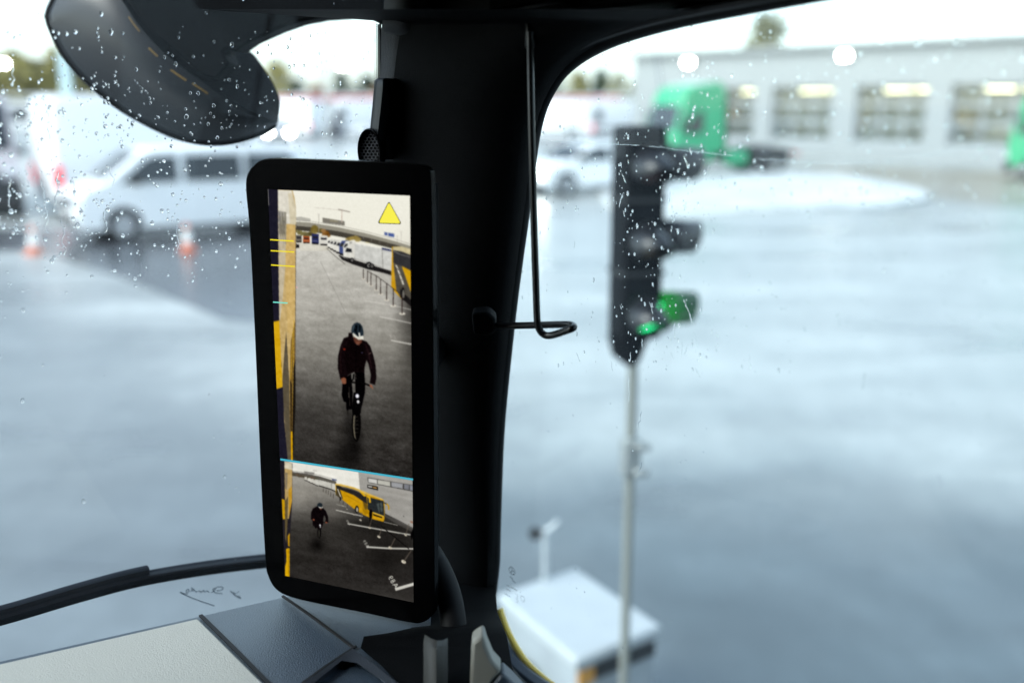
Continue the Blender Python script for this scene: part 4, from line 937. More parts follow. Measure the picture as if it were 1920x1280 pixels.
for k, x in enumerate((535, 556, 580, 604, 630, 660)):
    s = 1 + k * .16; y = 486 + k * 7; cc = (228, 226, 216) if k != 4 else (70, 82, 130)
    poly(c3([(x - 12 * s, y + 30 * s), (x - 14 * s, y - 6 * s), (x - 2 * s, y - 26 * s), (x + 26 * s, y - 28 * s), (x + 40 * s, y - 18 * s), (x + 40 * s, y + 36 * s)]), cc)
    poly(c3([(x - 12 * s, y - 2 * s), (x - 3 * s, y - 16 * s), (x + 6 * s, y - 16 * s), (x + 4 * s, y + 2 * s)]), (60, 60, 62)); line(c3([(x - 12 * s, y + 32 * s), (x + 40 * s, y + 44 * s)]), 2.2 * s, (40, 38, 38)); poly(c3([(x + 14 * s, y - 24 * s), (x + 24 * s, y - 25 * s), (x + 12 * s, y + 20 * s), (x + 5 * s, y + 18 * s)]), (120, 118, 114), .6)
poly(c3([(600, 575), (720, 610), (985, 690), (985, 722), (930, 705), (820, 680), (700, 640), (630, 610)]), (38, 36, 36))
poly(c3([(638, 588), (640, 545), (655, 515), (690, 492), (718, 490), (718, 608), (640, 596)]), (226, 224, 214)); poly(c3([(650, 552), (662, 522), (698, 530), (698, 556)]), (38, 40, 44)); line(c3([(640, 590), (715, 606)]), 1.6, (50, 48, 48))
poly(c3([(719, 488), (915, 524), (985, 548), (985, 684), (925, 668), (719, 602)]), (206, 206, 200)); poly(c3([(719, 488), (915, 524), (985, 548), (985, 554), (915, 530), (719, 495)]), (232, 231, 224)); line(c3([(918, 524), (926, 668)]), 1.3, (140, 138, 132)); line(c3([(726, 602), (920, 662)]), 1.0, (150, 148, 142))
poly(c3([(918, 520), (985, 535), (990, 550), (918, 535)]), (56, 62, 98))
for x, y, r_ in ((700, 612, 17), (823, 650, 25), (845, 655, 18)): ell(*c3([(x, y)])[0], r_ / 3.879, r_ / 3.7, (26, 25, 26)); ell(*c3([(x + 1, y)])[0], r_ / 3.879 * .5, r_ / 3.7 * .55, (150, 148, 142)); ell(*c3([(x + 1, y)])[0], r_ / 3.879 * .25, r_ / 3.7 * .3, (60, 58, 58))
line(c3([(515, 525), (575, 580), (650, 640)]), 1.1, (95, 92, 86))
# coach at the right of the upper picture
_part[0] = 4
poly(c3([(990, 515), (1040, 512), (1130, 540), (1130, 945), (1060, 895), (1000, 830), (985, 800)]), (206, 156, 34))
poly(c3([(996, 525), (1130, 560), (1130, 690), (1060, 655), (1000, 630)]), (56, 56, 58)); poly(c3([(1000, 515), (1060, 512), (1130, 532), (1130, 575), (1060, 548), (998, 538)]), (205, 192, 150)); line(c3([(1000, 545), (1050, 570), (1130, 590)]), 1.2, (130, 128, 124))
poly(c3([(1000, 630), (1062, 655), (1130, 850), (1130, 945), (1060, 895), (1022, 830)]), (84, 80, 72))
poly(c3([(1062, 655), (1130, 690), (1130, 840)]), (214, 164, 30)); 
for k in range(4): poly(c3([(1014 + k * 14, 645 + k * 36), (1026 + k * 14, 648 + k * 36), (1038 + k * 14, 676 + k * 38), (1028 + k * 13, 674 + k * 38)]), (225, 220, 205))
poly(c3([(1050, 820), (1075, 850), (1130, 900), (1130, 950), (1050, 880)]), (34, 32, 32)); ell(*c3([(1070, 855)])[0], 3.6, 12, (24, 23, 24)); ell(*c3([(1074, 858)])[0], 2, 8, (120, 116, 108))
_part[0] = 0
# parking lines, barrier posts
for L_, w_ in (([(690, 760), (900, 775)], .7), ([(700, 820), (880, 840)], .7), ([(790, 905), (1000, 940), (1130, 972)], 1.1), ([(900, 1022), (1020, 1045), (1130, 1070)], 1.6), ([(985, 1193), (1060, 1208), (1133, 1222)], 2.6)): line(c3(L_), w_, (214, 209, 194), .85)
for L_ in ([(975, 1160), (1000, 1168)], [(985, 1172), (1015, 1182)], [(975, 1152), (985, 1180)], [(1003, 1158), (1022, 1186)]): line(c3(L_), 1.0, (196, 190, 176), .7)
_part[0] = 5
for x, y0, y1 in ((783, 680, 748), (813, 690, 775), (838, 702, 796), (877, 728, 828), (908, 750, 858), (952, 782, 900), (1000, 822, 944), (1064, 870, 1000)):
    ell(*c3([(x + 1, y1)])[0], 4.0 + (y1 - 740) * .008, 1.3 + (y1 - 740) * .004, (216, 210, 196)); line(c3([(x, y0), (x, y1)]), 1.3 + (y1 - 740) * .003, (62, 52, 48)); ell(*c3([(x, y0)])[0], 1.0, 1.0, (50, 44, 42))
line(c3([(810, 690), (878, 726), (952, 780), (1000, 818), (1062, 862)]), 1.0, (46, 40, 38))
_part[0] = 0
# own vehicle flank
side = [(503, 350), (547.5, 350), (553, 370), (556, 392), (555, 560), (554.5, 700), (551, 780), (548, 866), (524, 866), (518, 720), (503, 352)]
_part[0] = 6
poly(side, (200, 172, 116))
poly([(522, 356), (547.5, 357), (556, 392), (555.5, 420), (523, 420)], (226, 221, 206)); poly([(522.5, 395), (538, 398), (538, 460), (523, 456)], (150, 146, 138), .8); poly([(523, 420), (537, 422), (536, 500), (531, 560), (526, 600), (524, 600)], (196, 186, 164), .85)
for k in range(9): poly([(524 + k * 1.3, 398 + (k % 4) * 8), (526.5 + k * 1.3, 398 + (k % 4) * 8), (526 + k * 1.3, 440 + (k % 3) * 9), (524 + k * 1.3, 438)], (92 + 12 * (k % 3), 90 + 10 * (k % 3), 88), .5)
poly([(538, 420), (555, 423), (555, 470), (552, 640), (540, 620), (536, 520)], (208, 176, 112)); poly([(541, 362), (549, 362), (556, 392), (555.5, 422), (545, 420)], (216, 206, 178))
poly([(546, 640), (554, 600), (554, 720), (549, 866), (545, 866), (544, 720)], (120, 94, 48)); line([(552, 600), (550, 760)], 1.0, (212, 170, 60)); line([(550, 620), (546, 710)], 1.1, (206, 164, 50))
poly([(551, 690), (555, 670), (555, 760), (550, 866), (548, 866)], (34, 30, 26))
poly([(537.5, 621), (541, 672), (543, 712), (546, 866), (540, 866), (532.5, 760), (530, 715), (534, 660)], (92, 84, 68)); poly([(545, 712), (548, 720), (547.5, 812), (546, 812)], (40, 34, 26))
poly([(503, 350), (522, 350), (523, 480), (524.5, 601), (531, 726), (534, 790), (541, 868), (524, 868), (514, 640)], (36, 35, 47))
poly([(513.6, 603), (524.5, 600.5), (530.8, 725), (519.4, 728.7)], (216, 168, 30)); poly([(546.2, 808), (549.2, 808), (549.8, 866), (546.8, 866)], (222, 168, 24))
line([(555.5, 420), (555.2, 560), (554.5, 700)], .8, (70, 64, 54)); ell(557, 538.5, 1.5, 1.2, (240, 170, 170))
_part[0] = 0
# cyclist reflection on the wet road, then the cyclist
for cx_, cy_, rx, ry, a_ in ((664, 822, 13, 40, .75), (654, 790, 10, 26, .45), (650, 850, 22, 30, .6), (668, 845, 10, 22, .5)): soft(cx_, cy_, rx, ry, (22, 20, 19), a_)
up_only = ~upper
_part[0] = 1
blk = (12, 10, 12); jk = (25, 18, 20)
ell(*c4_([(755, 935)])[0], 8.6, 33.5, (16, 15, 15)); ell(*c4_([(752, 940)])[0], 5.2, 28, (86, 82, 74)); ell(*c4_([(760, 950)])[0], 4.2, 27, (18, 17, 17)); line(c4_([(738, 880), (735, 960), (745, 1040)]), .7, (150, 140, 112))
for k in range(6): line(c4_([(744, 860 + k * 28), (768, 850 + k * 30)]), .5, (96, 90, 80))
ell(*c4_([(690, 790)])[0], 3.2, 13, blk); line(c4_([(688, 830), (692, 880)]), 1.6, (40, 38, 36))
poly(c4_([(650, 640), (672, 590), (716, 560), (728, 700), (722, 826), (702, 830), (692, 775), (660, 770), (645, 720)]), blk)
poly(c4_([(742, 548), (815, 540), (822, 640), (820, 700), (800, 790), (790, 830), (762, 800), (748, 700)]), blk); poly(c4_([(735, 700), (790, 700), (790, 850), (780, 870), (725, 870), (722, 820)]), (15, 14, 15))
line(c4_([(716, 620), (732, 600), (735, 560)]), 2.6, (14, 13, 14)); line(c4_([(672, 612), (730, 626), (800, 626), (858, 650)]), 3.2, (16, 15, 15)); line(c4_([(700, 660), (706, 800)]), .8, (70, 66, 60)); line(c4_([(748, 560), (750, 600)]), .8, (110, 104, 94)); line(c4_([(696, 700), (700, 740)]), .8, (130, 124, 112), .7)
poly(c4_([(697, 254), (722, 252), (735, 300), (760, 345), (800, 306), (832, 320), (858, 350), (882, 420), (900, 500), (906, 590), (895, 645), (855, 632), (863, 570), (846, 490), (831, 458), (818, 510), (816, 552), (740, 548), (700, 566), (672, 592), (636, 605), (616, 520), (617, 430), (636, 350), (660, 294), (694, 282)]), jk)
poly(c4_([(700, 300), (760, 350), (800, 320), (826, 440), (812, 545), (740, 540), (690, 560), (668, 480), (676, 380)]), (19, 13, 14), .75); line(c4_([(826, 340), (850, 420), (868, 520)]), 3, (42, 29, 31), .8); line(c4_([(650, 340), (634, 440), (640, 560)]), 3, (38, 26, 27), .7)
line(c4_([(757, 350), (752, 450), (748, 540)]), .8, (12, 9, 10)); ell(*c4_([(665, 377)])[0], 2.2, 1.6, (140, 44, 30)); ell(*c4_([(798, 403)])[0], 1.8, 1.5, (60, 58, 76)); line(c4_([(848, 412), (866, 404)]), 1.2, (110, 90, 86))
poly(c4_([(733, 285), (800, 300), (795, 325), (775, 346), (750, 335), (736, 312)]), (98, 62, 50)); poly(c4_([(748, 320), (782, 322), (772, 346), (752, 336)]), (120, 76, 60))
poly(c4_([(640, 596), (662, 588), (678, 596), (678, 632), (668, 638), (648, 634)]), (140, 90, 68)); line(c4_([(652, 620), (654, 640)]), .8, (80, 50, 40)); poly(c4_([(855, 640), (872, 646), (878, 660), (881, 679), (868, 664), (856, 658)]), (150, 98, 76))
h_ = c4_([(716, 240), (722, 206), (738, 184), (760, 176), (784, 184), (800, 206), (809, 244), (808, 282), (790, 286), (760, 280), (735, 268), (722, 258)]); poly(h_, (38, 48, 56)); poly(c4_([(745, 200), (765, 190), (760, 240), (748, 246)]), (16, 20, 24)); poly(c4_([(775, 192), (790, 206), (786, 244), (774, 238)]), (16, 20, 24)); poly(c4_([(735, 230), (742, 222), (770, 262), (766, 276)]), (14, 18, 22)); line(c4_([(738, 196), (726, 240)]), 1.2, (84, 98, 106))
poly(c4_([(728, 252), (742, 262), (764, 284), (808, 276), (808, 304), (772, 306), (748, 290), (732, 272)]), (222, 220, 206)); poly(c4_([(771, 254), (782, 254), (784, 284), (776, 286)]), (230, 228, 216))
ell(*c4_([(762, 727)])[0], 3.4, 4.0, (150, 150, 175)); ell(*c4_([(762, 727)])[0], 2.6, 3.2, (252, 252, 255)); ell(*c4_([(768, 770)])[0], 2.2, 3.0, (240, 238, 240))
_part[0] = 0
# lower picture
low = ~upper
vgrad([861, 905, 925, 950, 985, 1030, 1080, 1130], [(170, 164, 150), (160, 154, 140), (140, 134, 121), (104, 99, 90), (66, 62, 56), (52, 48, 44), (48, 44, 41), (62, 58, 54)], low)
PART[low] = 0
IMG += np.where(low, nz * .5, 0)[..., None]
def lowsoft(*a):
    keep = IMG[upper].copy(); soft(*a); IMG[upper] = keep
lowsoft(700, 985, 60, 30, (34, 31, 28), .8); lowsoft(745, 1020, 45, 40, (36, 33, 30), .7); lowsoft(560, 930, 22, 22, (168, 160, 144), .5); lowsoft(625, 960, 16, 14, (120, 112, 100), .4); lowsoft(720, 1050, 30, 26, (30, 27, 25), .6)
poly(c5([(140, 96), (740, 185), (748, 330), (560, 285), (330, 235), (140, 190)]), (238, 235, 218))
poly(c5([(145, 178), (300, 196), (430, 222), (560, 262), (560, 285), (430, 252), (300, 232), (145, 206)]), (96, 90, 78)); line(c5([(145, 172), (300, 188), (430, 212), (560, 250)]), 1.2, (165, 160, 148)); poly(c5([(305, 180), (385, 192), (385, 210), (305, 198)]), (140, 136, 126)); poly(c5([(525, 240), (562, 246), (562, 258), (525, 252)]), (84, 98, 150)); line(c5([(372, 172), (405, 178)]), .8, (160, 152, 144)); line(c5([(384, 172), (384, 196)]), .8, (190, 180, 170))
for k in range(10): ell(*c5([(225 + k * 20 + rng.normal() * 4, 212 + k * 3 + rng.normal() * 3)])[0], 3.2, 2.4, (92 + rng.normal() * 14, 80, 52), .8)
_part[0] = 3
for k, x in enumerate((305, 330, 350, 372, 392)): poly(c5([(x, 226 + k * 9), (x + 20 + k * 3, 226 + k * 9), (x + 22 + k * 3, 254 + k * 10), (x + 2, 250 + k * 10)]), (210, 207, 196)); line(c5([(x, 252 + k * 10), (x + 24, 258 + k * 10)]), 1.4, (46, 44, 42))
poly(c5([(392, 258), (418, 250), (520, 276), (556, 288), (556, 342), (520, 326), (418, 292), (392, 286)]), (198, 196, 186)); line(c5([(420, 296), (520, 326), (556, 344)]), 1.8, (38, 36, 35)); line(c5([(520, 276), (522, 326)]), .8, (130, 128, 122))
_part[0] = 0
poly(c5([(735, 180), (1180, 250), (1180, 645), (1050, 575), (948, 525), (946, 430), (748, 325)]), (160, 155, 145)); poly(c5([(735, 180), (1180, 250), (1180, 420), (748, 300)]), (176, 171, 160), .45)
poly(c5([(948, 522), (1050, 575), (1180, 645), (1180, 672), (1050, 606), (948, 545)]), (78, 74, 68)); line(c5([(948, 520), (1060, 576), (1180, 640)]), 1.0, (40, 38, 36))
poly(c5([(808, 230), (1180, 292), (1180, 345), (812, 272)]), (70, 68, 64)); 
for a_, d_, cc in ((815, 885, (206, 204, 196)), (890, 990, (190, 188, 170)), (1000, 1090, (150, 152, 158)), (1100, 1140, (120, 124, 136)), (1146, 1180, (128, 134, 152))): poly(c5([(a_, 236 + (a_ - 815) * .165), (d_, 236 + (d_ - 815) * .165), (d_, 268 + (d_ - 815) * .19), (a_, 268 + (a_ - 815) * .19)]), cc)
poly(c5([(806, 287), (892, 303), (894, 334), (808, 314)]), (26, 24, 24)); poly(c5([(812, 296), (846, 302), (846, 312), (812, 305)]), (226, 222, 208)); poly(c5([(850, 304), (884, 310), (884, 322), (850, 314)]), (224, 150, 50)); ell(*c5([(1097, 541)])[0], 1, .8, (50, 48, 46))
# coach
_part[0] = 4
poly(c5([(552, 278), (600, 284), (700, 308), (800, 350), (934, 404), (946, 440), (944, 560), (936, 584), (850, 562), (780, 530), (700, 480), (600, 402), (556, 372)]), (206, 154, 26))
poly(c5([(556, 290), (640, 308), (760, 350), (800, 380), (810, 480), (788, 488), (770, 420), (700, 372), (620, 340), (560, 318)]), (46, 44, 44)); poly(c5([(552, 278), (600, 284), (700, 308), (800, 350), (934, 404), (934, 412), (800, 366), (700, 324), (600, 300), (552, 290)]), (224, 186, 92)); poly(c5([(600, 300), (700, 324), (800, 366), (800, 374), (700, 334), (600, 310)]), (112, 108, 100), .8)
poly(c5([(560, 318), (590, 330), (612, 400), (600, 402), (556, 372)]), (70, 62, 44)); line(c5([(570, 322), (600, 398)]), 1.6, (222, 216, 200))
poly(c5([(806, 384), (938, 418), (942, 540), (880, 520), (812, 488)]), (44, 48, 50)); poly(c5([(880, 440), (925, 430), (930, 500), (900, 510)]), (96, 106, 102), .6); line(c5([(905, 420), (912, 525)]), 1, (26, 28, 28))
poly(c5([(770, 420), (806, 440), (812, 520), (790, 530), (770, 500)]), (150, 112, 24), .6); poly(c5([(852, 520), (925, 545), (925, 556), (856, 534)]), (28, 26, 26)); line(c5([(850, 508), (938, 540)]), 1.4, (230, 196, 90))
ell(*c5([(724, 486)])[0], 3.6, 7.2, (22, 21, 21)); ell(*c5([(726, 487)])[0], 1.8, 4.6, (170, 165, 150)); ell(*c5([(592, 400)])[0], 1.6, 4, (30, 28, 28)); line(c5([(640, 372), (760, 440)]), 1.3, (166, 122, 24), .8)
poly(c5([(742, 342), (775, 350), (800, 380), (780, 382)]), (226, 176, 40)); line(c5([(806, 380), (826, 392), (828, 432)]), 3.4, (226, 176, 40)); line(c5([(940, 432), (966, 444)]), 1.6, (40, 36, 32)); line(c5([(962, 440), (978, 460), (978, 490)]), 2.6, (196, 150, 40))
_part[0] = 0
poly(c5([(820, 520), (826, 482), (838, 478), (848, 500), (846, 540), (838, 592), (828, 592)]), (18, 16, 18)); ell(*c5([(834, 482)])[0], 1.3, 1.6, (60, 44, 38))
for L_, w_, cc in (([(556, 490), (690, 522), (770, 540)], 1.6, 205), ([(560, 445), (640, 465)], 1.0, 170), ([(650, 600), (820, 630), (1160, 690)], 2.1, 214), ([(940, 585), (1050, 612)], 1.2, 180), ([(800, 785), (980, 796), (1180, 800)], 2.8, 220), ([(1030, 1124), (1180, 1080)], 5.4, 226)): line(c5(L_), w_, (cc, cc - 5, cc - 22), .92)
_part[0] = 5
for x0, y0, x1, y1, s in ((613, 456, 616, 420, .55), (585, 432, 588, 400, .5), (645, 482, 650, 440, .6), (700, 526, 706, 480, .7), (753, 570, 766, 508, .9), (825, 632, 842, 556, 1.0), (900, 704, 922, 636, 1.2), (990, 792, 1032, 708, 1.4), (1097, 903, 1158, 812, 1.8), (1113, 690, 1140, 600, 1.0), (455, 344, 456, 318, .4), (478, 356, 479, 326, .4), (496, 366, 497, 334, .45), (515, 384, 516, 346, .45), (536, 396, 537, 362, .5)):
    ell(*c5([(x0, y0)])[0], 2.6 * s, 1.7 * s, (212, 204, 184) if s > .52 else (120, 114, 104), rot=.5); line(c5([(x0, y0), (x1, y1)]), .7 + .4 * s, (104, 94, 84) if s > .8 else (60, 54, 50))
line(c5([(920, 620), (1030, 710), (1140, 802)]), 1.3, (16, 15, 15)); line(c5([(840, 590), (920, 640)]), .9, (26, 24, 24)); poly(c5([(1150, 690), (1165, 650), (1180, 630), (1180, 700), (1160, 730)]), (16, 15, 16)); poly(c5([(1152, 575), (1172, 582), (1170, 598), (1150, 590)]), (150, 110, 90))
_part[0] = 0
def glyphs(ox, oy, sc_, rot, strokes, wd, col, a=1.0):
    for st in strokes: line([(ox + (x * math.cos(rot) - y * math.sin(rot)) * sc_, oy + (x * math.sin(rot) + y * math.cos(rot)) * sc_) for x, y in st], wd, col, a)
GA = [[(-.5, .5), (0, -.5), (.5, .5)], [(-.28, .12), (.28, .12)]]
circ = lambda cx, cy, r: [[(cx + r * math.cos(t), cy + r * math.sin(t)) for t in np.linspace(0, 2 * np.pi, 11)]]
G8 = circ(0, -.26, .24) + circ(0, .26, .27); G9 = circ(0, -.22, .27) + [[(-.27, -.2), (-.24, .3), (.05, .5), (.2, .45)]]
for (gx, gy), s, w_, a_ in ((c5([(1012, 1058)])[0], 1.0, 1.35, 1), (c5([(796, 757)])[0], .62, .8, .75), (c5([(655, 588)])[0], .42, .7, .6)):
    dx, dy = 5.0 * s, 8.0 * s
    glyphs(gx + dx, gy + dy, 8.5 * s, .95, GA, w_, (224, 219, 200), a_); glyphs(gx, gy, 8.0 * s, .95, G8, w_, (224, 219, 200), a_); glyphs(gx - dx * .8, gy - dy * .78, 8.0 * s, .95, G9, w_, (224, 219, 200), a_)
# own flank in the lower picture
_part[0] = 6
poly(c5([(100, 90), (148, 96), (210, 118), (208, 420), (196, 600), (186, 790), (186, 1024), (146, 1024), (100, 400)]), (40, 38, 44))
poly(c5([(146, 100), (206, 116), (208, 200), (206, 420), (180, 560), (160, 560), (150, 400)]), (186, 158, 104)); poly(c5([(146, 100), (206, 116), (207, 170), (147, 160)]), (214, 205, 180)); poly(c5([(150, 190), (172, 195), (168, 330), (152, 320)]), (120, 112, 100), .7); poly(c5([(178, 330), (206, 300), (206, 420), (182, 545)]), (196, 150, 50)); poly(c5([(150, 420), (175, 380), (170, 600), (160, 760), (150, 700)]), (98, 86, 60))
poly(c5([(124, 402), (148, 408), (150, 562), (133, 566)]), (204, 156, 24)); poly(c5([(160, 800), (186, 794), (186, 1024), (150, 1018), (152, 940), (162, 900)]), (224, 172, 22)); poly(c5([(172, 700), (188, 670), (186, 780), (176, 780)]), (196, 148, 30)); line(c5([(176, 800), (178, 1010)]), 1.0, (150, 110, 14))
# small cyclist
_part[0] = 2
ell(*c5([(424, 668)])[0], 3.4, 11.5, (14, 13, 14)); ell(*c5([(395, 612)])[0], 2.2, 6, (14, 13, 14)); ell(*c5([(422, 676)])[0], 1.4, 8, (60, 58, 52))
poly(c5([(400, 462), (415, 456), (432, 476), (456, 474), (478, 500), (495, 545), (497, 590), (470, 592), (476, 560), (464, 530), (456, 560), (456, 600), (440, 640), (415, 640), (395, 625), (372, 615), (370, 575), (357, 560), (358, 510), (372, 478)]), (22, 17, 19))
ell(*c5([(428, 452)])[0], 5.0, 4.6, (36, 44, 50)); poly(c5([(414, 462), (440, 470), (452, 464), (450, 474), (430, 478)]), (226, 224, 212)); ell(*c5([(436, 482)])[0], 2.0, 1.6, (100, 66, 54)); ell(*c5([(379, 568)])[0], 2.0, 1.6, (150, 84, 62)); ell(*c5([(480, 590)])[0], 2.2, 1.2, (150, 84, 62)); line(c5([(385, 575), (470, 590)]), 1.3, (20, 18, 18)); ell(*c5([(430, 612)])[0], 1.3, 1.9, (250, 250, 250)); ell(*c5([(432, 626)])[0], .9, 1.4, (236, 236, 236))
_part[0] = 0
kp = IMG.copy(); soft(595, 1020, 14, 14, (16, 14, 13), .75); msk = (PART == 2) | upper; IMG[msk] = kp[msk]
wv = np.exp(-((QX - 640) / 260) ** 2) * np.where(upper, np.clip((QY - 455) / 200, 0, 1), .5)
g2 = smooth_noise(5, 120) * 5 + smooth_noise(24, 200) * 3 + smooth_noise(70, 60) * 1.5
_l = IMG.mean(-1, keepdims=True); _k = ((PART == 0) & (QY > 470))[..., None] * .45; IMG = IMG * (1 - _k) + _l * np.array([1.0, 1.0, .99]) * _k
IMG += np.where(((PART == 0) & (QY > 470)), g2 * np.clip(IMG[..., 0] / 150, .25, 1), 0)[..., None]
IMG += np.where(PART > 0, smooth_noise(60, 170) * np.clip(IMG.mean(-1) / 22, 1, 9), 0)[..., None]
def blur(a, k):
    kr = np.exp(-np.arange(-k * 2, k * 2 + 1) ** 2 / (2 * k * k)); kr /= kr.sum()
    for ax in (0, 1):
        pd = [(0, 0)] * 3; pd[ax] = (k * 2, k * 2); q = np.pad(a, pd, mode='edge'); n_ = a.shape[ax]
        a = sum(kr[i] * np.take(q, np.arange(i, i + n_), ax) for i in range(4 * k + 1))
    return a
IMG = np.clip(IMG, 0, 255); IMG = blur(IMG, 1) * .55 + blur(IMG, 3) * .45
IMG = IMG * np.array([.99, .99, .99]) - 4
IMG += (rng.normal(size=IMG.shape[:2]) * 3.5 + smooth_noise(140, 400) * 2)[..., None]
IMG = np.clip(IMG, 0, 255)
# the pictures above get darker towards the bottom; average 2x2 and make the screen grid
lin = (IMG / 255) ** 2.2
lin = (lin[0::2, 0::2] + lin[1::2, 0::2] + lin[0::2, 1::2] + lin[1::2, 1::2]) / 4
part = PART[0::2, 0::2][:NY - 1, :NX - 1]
upc = upper[0::2, 0::2][:NY - 1, :NX - 1]
scr_m = bpy.data.materials.new('screen_picture'); scr_m.use_nodes = True; _t = scr_m.node_tree; _t.nodes.clear()
_a = _t.nodes.new('ShaderNodeAttribute'); _a.attribute_name = 'Col'; _e = _t.nodes.new('ShaderNodeEmission'); _e.inputs[1].default_value = 1 / 2 ** EXP
_o = _t.nodes.new('ShaderNodeOutputMaterial'); _t.links.new(_a.outputs['Color'], _e.inputs[0]); _t.links.new(_e.outputs[0], _o.inputs[0])
gu, gv = np.meshgrid(np.arange(NX) / (NX - 1), np.arange(NY) / (NY - 1))
GP = (p0 + gu[..., None] * du + gv[..., None] * dvv + np.array(DN) * .0006 - np.array(do_)).reshape(-1, 3)
LC = lin.reshape(-1, 3)
def picture(name, mask, parent, m=scr_m):
    r_, c_ = np.nonzero(mask); q = np.stack([r_ * NX + c_, (r_ + 1) * NX + c_, (r_ + 1) * NX + c_ + 1, r_ * NX + c_ + 1], 1)
    used, inv = np.unique(q, return_inverse=True); inv = inv.reshape(-1, 4)
    me = bpy.data.meshes.new(name); me.vertices.add(len(used)); me.vertices.foreach_set('co', GP[used].astype(np.float32).ravel())
    me.loops.add(inv.size); me.loops.foreach_set('vertex_index', inv.astype(np.int32).ravel()); me.polygons.add(len(inv)); me.polygons.foreach_set('loop_start', np.arange(0, inv.size, 4, dtype=np.int32))
    me.update(calc_edges=True); at = me.color_attributes.new('Col', 'FLOAT_COLOR', 'POINT')
    cc = np.ones((len(used), 4), np.float32); cc[:, :3] = LC[used]; at.data.foreach_set('color', cc.ravel())
    me.materials.append(m); o = bpy.data.objects.new(name, me); COL.objects.link(o); o.parent = parent; return o
# screen glass plate below the picture
b = BM(); slab(b, [p + DN * .0003 for p in (P4[0], P4[1], P4[2], P4[3])], -DN * .002); screen = finish('screen', b, bezel_m, disp, origin=do_, smooth=0)
tag(picture('road_picture', upc & np.isin(part, (0,)), screen), 'upper camera picture of a wet road under a flyover')
tag(picture('road_picture', ~upc & np.isin(part, (0,)), screen), 'lower wide angle camera picture of a wet yard and grey wall')
tag(picture('cyclist_picture', part == 1, screen), 'large cyclist in dark jacket and helmet riding on the upper picture')
tag(picture('cyclist_picture', part == 2, screen), 'small cyclist on the lower picture')
for pid, nm, la, lb in ((3, 'lorry_picture', 'white lorries parked in a row on the upper picture', 'small distant lorries on the lower picture'), (4, 'coach_picture', 'rear corner of a yellow coach on the upper picture', 'whole yellow coach on the lower picture'), (5, 'barrier_picture', 'belt barrier posts beside the coach on the upper picture', 'white footed barrier posts on the lower picture')):
    tag(picture(nm, (part == pid) & upc, screen), la); tag(picture(nm, (part == pid) & ~upc, screen), lb)
tag(picture('vehicle_flank_picture', (part == 6) & upc, screen), 'tan and yellow vehicle flank along the upper picture'); tag(picture('vehicle_flank_picture', (part == 6) & ~upc, screen), 'tan and yellow vehicle flank along the lower picture')
def semit(name, rgb): return lampmat(name, tuple((c / 255) ** 2.2 for c in rgb), 1 / 2 ** EXP)
def graphic(name, pts, m, off=.0012, lab=None):
    b = BM(); b.faces.new([b.verts.new(onD(x, y, off)) for x, y in pts]); o = finish(name, b, m, screen, origin=do_, smooth=0); return tag(o, lab)
def rtri(P, r):
    out = []
    for i in range(3):
        a = np.array(P[i - 1], float); c = np.array(P[i], float); d = np.array(P[(i + 1) % 3], float)
        s0 = c + (a - c) / np.linalg.norm(a - c) * r * 1.7; s1 = c + (d - c) / np.linalg.norm(d - c) * r * 1.7
        out += [tuple((1 - t) ** 2 * s0 + 2 * t * (1 - t) * c + t * t * s1) for t in (0, .25, .5, .75, 1)]
    return out
graphic('triangle_border', rtri(c3([(967, 180), (1062, 352), (882, 346)]), 3.4), semit('triangle_black', (30, 28, 16)), .0010)
graphic('warning_triangle', rtri(c3([(967, 189), (1053, 346), (892, 341)]), 3.0), semit('triangle_yellow', (250, 240, 84)), .0014, 'yellow warning triangle')
ylm = semit('line_yellow', (246, 226, 40))
for (x0, y0), (x1, y1) in (((103, 463), (275, 474)), ((107, 543), (278, 553)), ((110, 647), (282, 658))):
    a_, c_ = c3([(x0, y0), (x1, y1)]); graphic('distance_line', [(a_[0], a_[1] - 1.1), (c_[0], c_[1] - 1.1), (c_[0], c_[1] + 1.1), (a_[0], a_[1] + 1.1)], ylm)
a_, c_ = c3([(124, 917), (229, 924)]); graphic('distance_line', [(a_[0], a_[1] - 1.2), (c_[0], c_[1] - 1.2), (c_[0], c_[1] + 1.0), (a_[0], a_[1] + 1.0)], semit('line_cyan', (120, 232, 212)), lab='short turquoise line')
graphic('divider_line', [(525.6, 858.8), (774.2, 896.6), (774.3, 900.3), (525.8, 862.6)], semit('divider_blue', (70, 176, 200)))

# ------------------------------------------------------------------ rain on the glass
water = bpy.data.materials.new('water'); water.use_nodes = True
_b = water.node_tree.nodes['Principled BSDF']; _b.inputs['Transmission Weight'].default_value = 1; _b.inputs['Roughness'].default_value = 0.0; _b.inputs['IOR'].default_value = 1.33; _b.inputs['Base Color'].default_value = (1, 1, 1, 1)
def drop(bm, c, nrm, ax, ay, r, el, rr, h=.5):
    """flattened dome of water with a slightly uneven outline, standing on the outer face"""
    n = 12; ph = [1 + rr.uniform(-.16, .16) for _ in range(n)]; rot = rr.random() * .8 - .4
    rings = []
    for f, hh in ((1.0, 0), (.97, .22), (.82, .58), (.5, .88)):
        ring = []
        for k in range(n):
            t = 2 * math.pi * k / n; q = (ax * math.cos(t + rot) + ay * math.sin(t + rot) * el) * (r * f * (1 + (ph[k] - 1) * f)); ring.append(bm.verts.new(c + q + nrm * (hh * h * r)))
        rings.append(ring)
    top = bm.verts.new(c + nrm * (h * r))
    bm.faces.new(rings[0][::-1])
    for a, b2 in zip(rings, rings[1:]):
        for k in range(n): bm.faces.new((a[k], a[(k + 1) % n], b2[(k + 1) % n], b2[k]))
    for k in range(n): bm.faces.new((rings[-1][k], rings[-1][(k + 1) % n], top))
